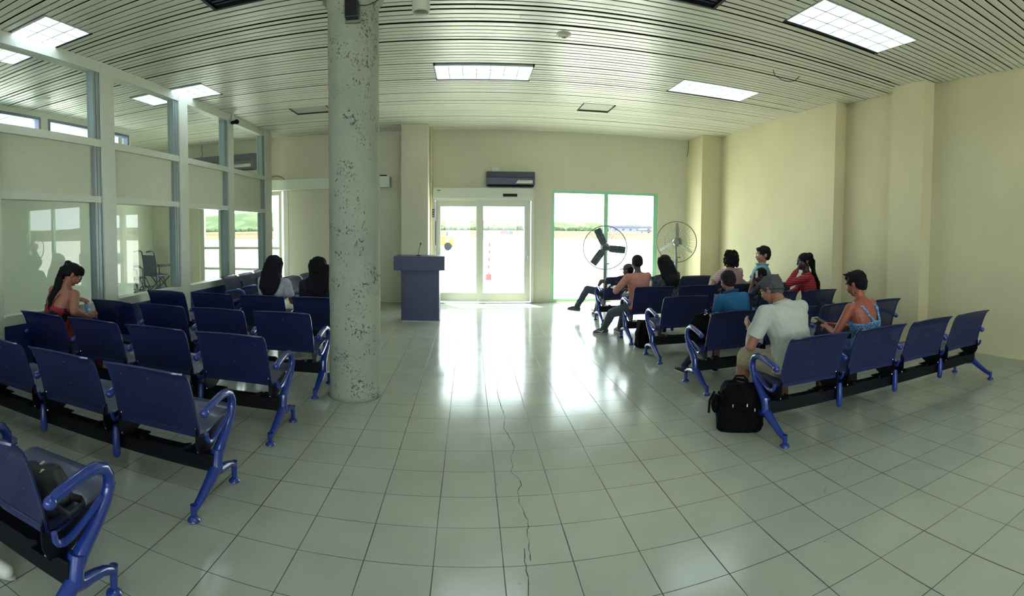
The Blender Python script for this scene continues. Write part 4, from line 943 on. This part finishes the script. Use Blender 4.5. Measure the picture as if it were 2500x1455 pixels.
def glasses(root, d, rgb=(20, 18, 22), frame=None):
    g = d['g']; m = MB()
    for sx in (-1, 1):
        c = g(sx * .032, .103, .008); m.tube([g(sx * .032 + .021 * math.cos(a * PI / 8), .103 - .004 * abs(math.cos(a * PI / 8)), .008 + .016 * math.sin(a * PI / 8)) for a in range(17)], .0018, 6)
        m.tube([g(sx * .053, .100, .012), g(sx * .078, .05, .012), g(sx * .084, .0, .012), g(sx * .084, -.02, -.004)], .0018, 6)
    m.tube([g(-.011, .106, .012), g(.011, .106, .012)], .0016, 6); f = m.build('glasses', mat('spectacle_frame', rgb, .3), root, smooth=True)
    for sx in (-1, 1): MB().ell(g(sx * .032, .102, .008), V((.020, .0012, .015)) * d['S'], 12, 6, d['RM']).build('lens', M_GLASS, f)
def Pt(bx, by, px, py): return (px - bx, py - by)

# 1 woman at the far left with the bottle (bench L2, leftmost seat)
M_FLORAL = patterned('floral_dress', (150, 40, 48), (34, 34, 48), 16, thr=.5)
def ex1(root, d):
    glasses(root, d)
    MB().tube([d['g'](-.05, -.115, .055), d['g'](.05, -.115, .055)], .018, 8).build('hair_band', M_BLACK, root)
person(1, (-3.97, 3.77, 0), math.radians(-12), 'woman with long dark ponytail and glasses in a strappy floral dress, opening a water bottle', S=1.02, fem=True, lean=.16, side=.03, hunch=.20, neck=.30, wide=1.26,
       hyaw=math.radians(-34), hpitch=-.62, skin=(150, 96, 78), topmat=M_FLORAL, sleeve='halter', top_name='dress_top', pants=(120, 44, 50), legs='long', hair='ponytail', hairc=(20, 18, 26),
       whl=(-3.80, 4.00, .875), whr=(-3.60, 3.92, .705), pole_l=(-.3, -.3, -1), pole_r=(.8, -.4, -.7), curl_l=.45, curl_r=.75, nl=(.3, .3, -.9), nr=(-.8, .3, .1), dl=(.95, .25, -.15), dr=(.15, .95, .25), vox=.0065, extra=ex1)
# 2 + 3 women seen from behind at the left
person(2, (-2.42, 5.98, 0), math.radians(-6), 'woman with long dark hair and a pale top, beside the woman in black', hs=1.08, wide=1.1, S=.95, fem=True, lean=.05, side=.02, hyaw=math.radians(-12), hpitch=-.1,
       skin=(140, 96, 84), top=(176, 178, 190), sleeve='short', hair='long', hairc=(24, 20, 34), vox=.0085)
person(3, (-1.80, 5.98, 0), math.radians(8), 'woman with dark hair, glasses and a black top, sitting just beside the column', S=.92, fem=True, lean=.05, side=-.04, hyaw=math.radians(42), hpitch=-.05, wide=1.22, hs=1.16,
       skin=(120, 80, 68), top=(22, 22, 34), sleeve='short', hair='long', hairc=(18, 16, 28), vox=.0085, extra=lambda r, d: glasses(r, d))
# 4 reclining man in a cap
M_CAP = mat('cap_fabric', (66, 74, 84), .8)
def ex4(root, d):
    g = d['g']; m = MB(); m.ell(g(0, -.012, .055), V((.086, .100, .072)) * d['S'], 18, 10, d['RM']); cp = m.build('cap', M_CAP, root, smooth='all')
    m = MB(); m.ell(g(0, .11, .045), V((.062, .070, .010)) * d['S'], 14, 6, d['RM']); m.build('brim', M_CAP, cp, smooth='all')
person(4, (2.50, 8.74, 0), math.radians(22), 'man in a cap slumped low under the fan with dark blades, one leg stretched out', S=.93, lean=-1.0, hunch=.25, neck=.25, hyaw=math.radians(30), hpitch=-.2,
       skin=(96, 74, 62), top=(96, 90, 84), sleeve='short', pants=(66, 74, 86), shoe=(72, 76, 80), hipz=.47, hand_l=(-.24, .10, .60), hand_r=(.12, .15, .62), pole_l=(-1, -.4, .5), foot_l=(-.42, .50, .20), foot_r=(.02, .5, .08),
       foot_dir_l=(-.8, .5, .12), kpole_l=(-.2, .2, 1), hair='crop', hairc=(30, 26, 28), vox=.0085, extra=ex4)
# 5 man in salmon shirt
def ex5(root, d):
    s = [o for o in COL.objects if o.parent == root and o.name.startswith('shoe')]
    for o in s[:1]:
        (h0, k, an, fd) = d['cl']['legs'][0]; a = an + V((0, 0, -.02)); sd = fd.cross(V((0, 0, 1)))
        m = MB(); pts = [a + fd * .005 - sd * .041 + V((0, 0, .0)), a + fd * .045 - sd * .043 + V((0, 0, -.032)), a + fd * .12 - sd * .036 + V((0, 0, -.012))]
        m.tube([pts[0], pts[1] + V((0, 0, .004)), pts[1], pts[1].lerp(pts[2], .5), pts[2]], [.003, .008, .009, .006, .002], 8, flat=.35); m.build('side_stripe', mat('stripe_white', (226, 228, 222), .5), o)
person(5, (2.43, 7.04, 0), math.radians(22), 'man with close-cropped hair in a salmon long-sleeved shirt and grey trousers', S=.91, hs=1.08, wide=1.08, lean=.10, side=-.02, hyaw=math.radians(-16), hpitch=-.22,
       skin=(92, 72, 66), top=(190, 128, 118), sleeve='long', pants=(72, 80, 92), shoe=(84, 80, 84), hand_l=(-.16, .32, .70), hand_r=(.06, .34, .68), pole_l=(-1, -.5, -.4), foot_l=(-.19, .60, .085), foot_r=(.06, .52, .085), kpole_l=(-.9, -.2, 1),
       foot_dir_l=(-.85, .45, 0), hair='crop', hairc=(34, 32, 38), vox=.008, extra=ex5)
# 6 woman with long hair in a patterned top
person(6, (2.90, 6.98, 0), math.radians(6), 'woman with long dark wavy hair and a grey patterned top beside the man in salmon', S=.93, fem=True, lean=.08, side=-.14, hyaw=math.radians(10), hpitch=-.28,
       skin=(110, 82, 74), topmat=patterned('mottled_blouse', (96, 104, 110), (56, 60, 74), 30), sleeve='long', hair='long', hairc=(30, 26, 36), pants=(40, 42, 56), vox=.0085, wide=1.08)
# 7 curly woman, pink stripes
person(7, (3.99, 7.10, 0), math.radians(10), 'woman with dark curly shoulder-length hair and a pale pink striped top', S=1.0, hs=1.08, wide=1.1, fem=True, lean=.06, side=-.04, hyaw=math.radians(14), skin=(176, 128, 108),
       topmat=striped('pink_stripes', (196, 160, 164), (168, 128, 140), 34), sleeve='short', hair='curly', hairc=(34, 26, 34), hand_l=(-.30, .22, .62), pole_l=(-1, -.4, -.4), legs='shorts', pants=(60, 60, 80), vox=.008)
# 8 man in teal shirt, profile
person(8, (4.51, 7.10, 0), math.radians(62), 'man with short dark hair and glasses in a teal shirt, in profile before the wall', S=1.08, hs=1.12, wide=1.24, extra_collar=True, lean=-.05, side=.04, hyaw=math.radians(24), hpitch=-.1, skin=(170, 122, 100),
       top=(96, 146, 160), sleeve='short', legs='shorts', pants=(150, 140, 120), hair='short', hairc=(28, 24, 34), hand_l=(-.28, .36, .62), hand_r=(.06, .38, .66), foot_l=(-.05, .42, .32), kpole_l=(0, 0, 1), foot_dir_l=(.3, .9, .1), shoe=(60, 56, 60), vox=.008, extra=lambda r, d: glasses(r, d))
# 9 woman in bright blue top
def ex9(root, d):
    m = MB(); n = d['nk']; m.tube([n + d['r2'] * .078 * math.cos(a * PI / 10) + d['f2'] * .074 * math.sin(a * PI / 10) - d['up2'] * .002 for a in range(21)], .014, 8); m.build('collar', mat('collar_navy', (40, 60, 104), .8), root, smooth=True)
person(9, (2.73, 4.70, 0), math.radians(6), 'woman with short brown hair in a bright blue collared top, a black handbag beside her', S=.86, hs=1.08, fem=True, lean=.20, side=-.02, hunch=.20, neck=.1, hyaw=math.radians(-4), hpitch=-.3,
       skin=(136, 92, 78), top=(26, 96, 142), sleeve='short', hair='short', hairc=(50, 36, 42), pants=(30, 36, 66), legs='slim', foot_l=(-.36, .50, .08), foot_r=(-.02, .42, .08), shoe=(36, 30, 36), shoe_name='sandal', vox=.0075, wide=1.12, extra=ex9)
# 10 woman in red stripes with braids
def ex10(root, d):
    for sx in (-.086, .086): MB().ell(d['g'](sx, -.012, -.036), (.012, .008, .010)).build('earring', M_CHROME, root, smooth=True)
person(10, (4.68, 5.96, 0), math.radians(52), 'woman with long braids in a red striped top resting her cheek on her hand', S=1.02, hs=1.08, wide=1.08, fem=True, lean=.12, side=-.02, hunch=.08, hyaw=math.radians(30), hpitch=-.12, skin=(62, 42, 42),
       topmat=striped('red_stripes', (178, 42, 52), (116, 30, 44), 30), sleeve='long', hair='braids', hairc=(16, 14, 22), hand_l=(-.085, .20, 1.06), pole_l=(-.3, .5, -1), hand_r=(-.1, .42, .66), curl_l=.7, nl=(.3, -.9, .1), dl=(.1, -.2, 1), pants=(30, 30, 46), vox=.0075, extra=ex10)
# 11 dark-haired person bending with a tissue
person(11, (4.20, 5.96, 0), math.radians(28), 'dark-haired person bending forward behind the grey-haired man, holding a white tissue to the face', S=.92, lean=.46, side=-.02, hunch=.30, neck=.25, hyaw=math.radians(32), hpitch=-.35, skin=(70, 50, 46),
       top=(44, 40, 52), sleeve='short', hair='crop', hairc=(26, 22, 28), hand_l=(-.10, .46, .88), pole_l=(-.6, .2, -1), hand_r=(.10, .4, .66), curl_l=.9, nl=(.6, -.6, 0), dl=(.1, .0, 1), pants=(40, 42, 60), vox=.008)
# 12 grey haired man in white T-shirt
def ex12(root, d):
    g = d['g']; MB().tube([g(-.084, .02, .012), g(-.088, -.03, .0), g(-.06, -.09, -.03), g(0, -.112, -.045), g(.06, -.09, -.03), g(.088, -.03, .0)], .0025, 6).build('glasses_cord', M_BLACK, root, smooth=True)
    glasses(root, d)
    MB().tube([d['nk'] + d['r2'] * .082 * math.cos(a * PI / 12) + d['f2'] * .074 * math.sin(a * PI / 12) - d['up2'] * .008 for a in range(25)], .010, 8).build('neckband', mat('tshirt_rib', (172, 176, 168), .9), root, smooth=True)
person(12, (2.51, 3.38, 0), math.radians(12), 'grey-haired man in a white T-shirt and beige shorts, hunched over on the front right bench', S=.99, lean=.20, side=-.02, hunch=.22, neck=.42, hyaw=math.radians(20), hpitch=-.50, skin=(160, 108, 88), wide=1.19,
       top=(184, 188, 180), sleeve='short', top_name='tshirt', legs='shorts', pants=(168, 158, 134), hair='short', hairc=(118, 114, 122), hand_l=(-.16, .36, .74), hand_r=(.03, .40, .72), pole_l=(-.8, -.6, -.8), pole_r=(.9, -.4, -.6),
       curl_l=.5, dl=(.2, .75, .6), nl=(.9, .0, .1), foot_l=(-.18, .48, .085), foot_r=(.26, .34, .085), shoe=(44, 42, 48), shoe_name='sandal', vox=.006, extra=ex12)
# 13 woman in blue halter
def ex13(root, d):
    g = d['g']
    for sx in (-1, 1): MB().tube([g(sx * .088, -.012 + .030 * math.sin(a * PI / 12), -.068 + .032 * math.cos(a * PI / 12)) for a in range(25)], .0022, 6).build('hoop_earring', M_CHROME, root, smooth=True)
    sp = MB(); rr_ = random.Random(4)
    for q in range(34):
        a = rr_.uniform(-1, 1); b_ = rr_.uniform(-.3, 1); p = V((.060 * a, .075 * b_, .108)); sp.tube([g(*p), g(p.x * 1.25, p.y + .018, p.z + rr_.uniform(.008, .03))], [.007, .001], 5)
    sp.build('hair_spikes', MC['hair_13'], root)
person(13, (3.33, 3.38, 0), math.radians(10), 'woman with short spiky dark hair and hoop earrings in a blue patterned halter top', S=.94, whl=(3.10, 3.73, .70), whr=(3.22, 3.76, .70), fem=True, lean=.10, side=-.03, hunch=.08, neck=.18, bare=True, wide=1.1, hs=1.06, hyaw=math.radians(14), hpitch=-.38, skin=(156, 84, 66),
       topmat=patterned('blue_print', (70, 120, 178), (150, 190, 214), 60, thr=.55), sleeve='halter', top_name='halter_top', legs='shorts', pants=(44, 70, 130), hair='short', hairc=(20, 14, 28), hand_l=(-.16, .34, .68), hand_r=(.02, .38, .68),
       pole_l=(-.7, -.5, -.8), curl_l=.8, foot_l=(-.12, .42, .085), foot_r=(.10, .44, .085), shoe=(40, 36, 44), vox=.006, extra=ex13)

# ================================================================== LOOSE THINGS
# water bottle held by the woman at the left
wbt = empty('water_bottle', (-3.655, 4.02, .675), 0, 'small clear blue water bottle held by the woman at the left', 'bottle')
wbt.rotation_euler = (0, math.radians(-16), 0)
MB().lathe([(.028, 0), (.031, .01), (.030, .06), (.032, .065), (.031, .12), (.024, .145), (.012, .165), (.012, .178)], seg=20).build('shell', mat('bottle_blue_plastic', (110, 160, 214), .1, spec=.8), wbt, smooth=True)
MB().lathe([(.0315, .045), (.0318, .05), (.0318, .10), (.0315, .105)], seg=20).build('wrap_label', patterned('wrap_print', (186, 206, 232), (40, 84, 160), 50), wbt, smooth=True)
MB().lathe([(.014, .172), (.0145, .175), (.0145, .192), (.012, .195)], seg=16).build('cap', mat('cap_white', (230, 232, 236), .4), wbt, smooth=True)
# black holdall beside the front right bench
M_BAG = mat('bag_black_nylon', (9, 8, 13), .9, spec=.15, bump=.5, bscale=22)
def soft_box(sx, sy, sz, top=.75, seed=1, vox=.011):
    m = MB(); n = 9; R_ = []
    for i in range(n):
        t = i / (n - 1); k = 1 + (top - 1) * t ** 1.6; e = .88 if i in (0, n - 1) else 1; ring = []
        for q in range(28):
            a = 2 * PI * q / 28; ca, sa = math.cos(a), math.sin(a); ring.append(m.bm.verts.new((sx / 2 * k * e * math.copysign(abs(ca) ** .5, ca), sy / 2 * k * e * math.copysign(abs(sa) ** .5, sa), sz * t)))
        R_.append(ring)
    for a, b in zip(R_, R_[1:]):
        for q in range(28): m._f([a[q], a[(q + 1) % 28], b[(q + 1) % 28], b[q]])
    m._f(R_[0][::-1]); m._f(R_[-1])
    return remesh(m, vox, 3, lambda co, no: no * (.020 * noise.noise(co * 8 + V((seed, 0, 0))) + .009 * noise.noise(co * 22)) if co.z > .02 else V((0, 0, 0)))
bgt = empty('black_bag', (2.07, 3.55, 0), math.radians(-30), 'large black soft holdall on the floor left of the front right bench end', 'bag')
link_mesh('bag_body', soft_box(.40, .28, .35, .66, 3), M_BAG, bgt)
MB().tube([(-.11, -.09, .33), (-.09, -.05, .375), (-.02, -.01, .395), (.05, -.03, .385), (.11, -.09, .33)], .014, 8, flat=.6).tube([(-.06, .0, .37), (-.03, .02, .41), (.03, .01, .415), (.07, .0, .37)], .010, 8, flat=.6).build('carry_handle', M_BAG, bgt, smooth=True)
MB().tube([(-.17, -.06, .30), (-.10, -.135, .24), (.03, -.15, .20), (.15, -.10, .10)], .014, 8, flat=.4).build('shoulder_strap', M_BAG, bgt, smooth=True)
MB().ell((-.19, .0, .19), (.04, .075, .075), 16, 10).build('side_pocket', M_BAG, bgt, smooth='all')
MB().tube([(-.20, -.05, .30), (-.235, -.09, .24), (-.24, -.08, .14)], .010, 6).build('side_strap', M_BAG, bgt, smooth=True)
for x, y_, z in ((-.05, -.16, .235), (.06, -.158, .24), (.12, -.14, .20)): MB().box(x - .004, x + .004, y_ - .006, y_, z - .02, z + .004).build('zip_pull', M_CHROME, bgt)
# backpack behind the salmon shirt's seat
bp = empty('backpack', (2.33, 6.58, 0), math.radians(10), 'dark backpack standing on the floor under the man in the salmon shirt', 'backpack')
link_mesh('pack_body', soft_box(.27, .20, .36, .72, 8), M_BAG, bp)
MB().box(-.09, .09, -.135, -.09, .04, .20).build('front_pocket', M_BAG, bp, bevel=.015)
MB().tube([(-.06, -.05, .33), (0, -.07, .40), (.06, -.05, .33)], .010, 6).build('top_loop', M_BAG, bp, smooth=True)
for x in (-.11, .11): MB().tube([(x, -.06, .30), (x * 1.3, -.10, .20), (x * 1.3, -.10, .08), (x, -.09, .02)], .011, 6, flat=.5).build('shoulder_strap', M_BAG, bp, smooth=True)
# dark suitcase under bench
sc_ = empty('suitcase', (3.36, 3.86, 0), 0, 'dark case on the floor under the woman in the blue halter top', 'suitcase')
MB().box(-.20, .20, -.09, .09, .0, .20).build('shell', mat('case_dark', (18, 18, 30), .5), sc_, bevel=.02)
MB().tube([(-.06, 0, .195), (-.05, 0, .213), (.05, 0, .213), (.06, 0, .195)], .007, 6).build('handle', M_BLACK, sc_, smooth=True)
# purse hanging by the woman in blue
ps = empty('handbag', (2.36, 4.86, .44), math.radians(20), 'large black handbag slumped on the bench beside the woman in bright blue', 'handbag')
link_mesh('bag_body', soft_box(.30, .24, .27, .40, 5, .010), M_BAG, ps)
MB().tube([(-.12, -.04, .10), (-.08, -.06, .20), (.0, -.05, .27), (.08, -.03, .30), (.13, -.02, .26), (.12, -.03, .14)], .012, 6).build('strap', M_BAG, ps, smooth=True)
MB().ell((-.02, -.06, .265), (.020, .010, .008)).ell((.012, -.055, .275), (.018, .010, .008)).build('buckle', M_CHROME, ps, smooth=True)
# small bag on the corner bench
sb = empty('small_bag', (-1.63, 1.46, .398), math.radians(18), 'small dark bag with pale zip pulls on the bottom left corner bench', 'bag')
link_mesh('bag_body', soft_box(.24, .20, .17, .62, 12, .008), mat('bag_dark_teal', (18, 22, 30), .6, bump=.3, bscale=20), sb)
for x, y_, zz in ((-.03, -.02, .165), (.02, -.03, .16), (-.01, .03, .165)): MB().box(x - .005, x + .005, y_ - .018, y_ + .018, zz, zz + .006).build('zip_pull', mat('zip_pale', (196, 196, 180), .3, .6), sb)
MB().tube([(.09, .02, .06), (.16, .06, .03), (.20, .0, .05), (.17, -.07, .03), (.09, -.06, .05)], .016, 8, flat=.4).build('strap', mat('bag_strap', (30, 28, 38), .7), sb, smooth=True)
# paper in the salmon man's hand, tissue, phone, book
pa = MB(); pa.box(-.06, .06, -.045, .045, -.001, .001); pa.box(-.06, .04, -.04, .045, .003, .005, Matrix.Rotation(.25, 4, 'Z')); po = pa.build('paper', mat('white_paper', (226, 230, 226), .8)); po.location = (2.12, 7.30, .735); po.rotation_euler = (.3, -.2, .4)
prop(po, 'folded white papers in the left hand of the man in salmon', 'paper')
ti = MB(); ti.box(-.028, .028, -.004, .004, -.05, .05); tio = ti.build('tissue', mat('tissue_white', (224, 228, 228), .9), bevel=.002); tio.location = (3.90, 6.28, .98); tio.rotation_euler = (.1, -.25, .5)
prop(tio, 'white tissue held up by the bending dark-haired person', 'tissue')
ph = MB(); ph.box(-.034, .034, -.068, .068, -.004, .004); pho = ph.build('mobile_phone', mat('phone_dark', (26, 26, 36), .2), bevel=.002); pho.location = (3.13, 3.84, .735); pho.rotation_euler = (.35, 0, .25)
prop(pho, 'dark mobile phone in the hands of the woman in the blue halter top', 'phone')
bk = empty('open_book', (4.10, 6.10, .86), math.radians(40), 'brown-covered open book held up by the woman in red stripes', 'book')
MB().box(-.09, .0, -.004, .004, 0, .13, Matrix.Rotation(.3, 4, 'Z')).box(.0, .09, -.004, .004, 0, .13, Matrix.Rotation(-.3, 4, 'Z')).build('cover', mat('book_cover', (120, 84, 60), .6), bk)
MB().box(-.086, .0, .005, .014, .004, .126, Matrix.Rotation(.3, 4, 'Z')).box(.0, .086, .005, .014, .004, .126, Matrix.Rotation(-.3, 4, 'Z')).build('pages', mat('book_pages', (200, 196, 176), .8), bk)
ws = empty('white_shoe', (-1.93, 1.40, 0), math.radians(-80), 'pale shoe half visible on the floor at the bottom left corner', 'shoe')
t = MB(); t.cap((0, -.09, .04), .036, (0, .10, .032), .030); t.cap((0, -.08, .07), .034, (0, -.0, .055), .034); link_mesh('upper', remesh(t, .006, 2), mat('shoe_white', (206, 210, 204), .6), ws)
MB().ell((0, .0, .012), (.043, .15, .012), 16, 6).build('sole', mat('shoe_sole', (176, 180, 174), .7), ws, smooth='all')
bpy.data.scenes.remove(TS)
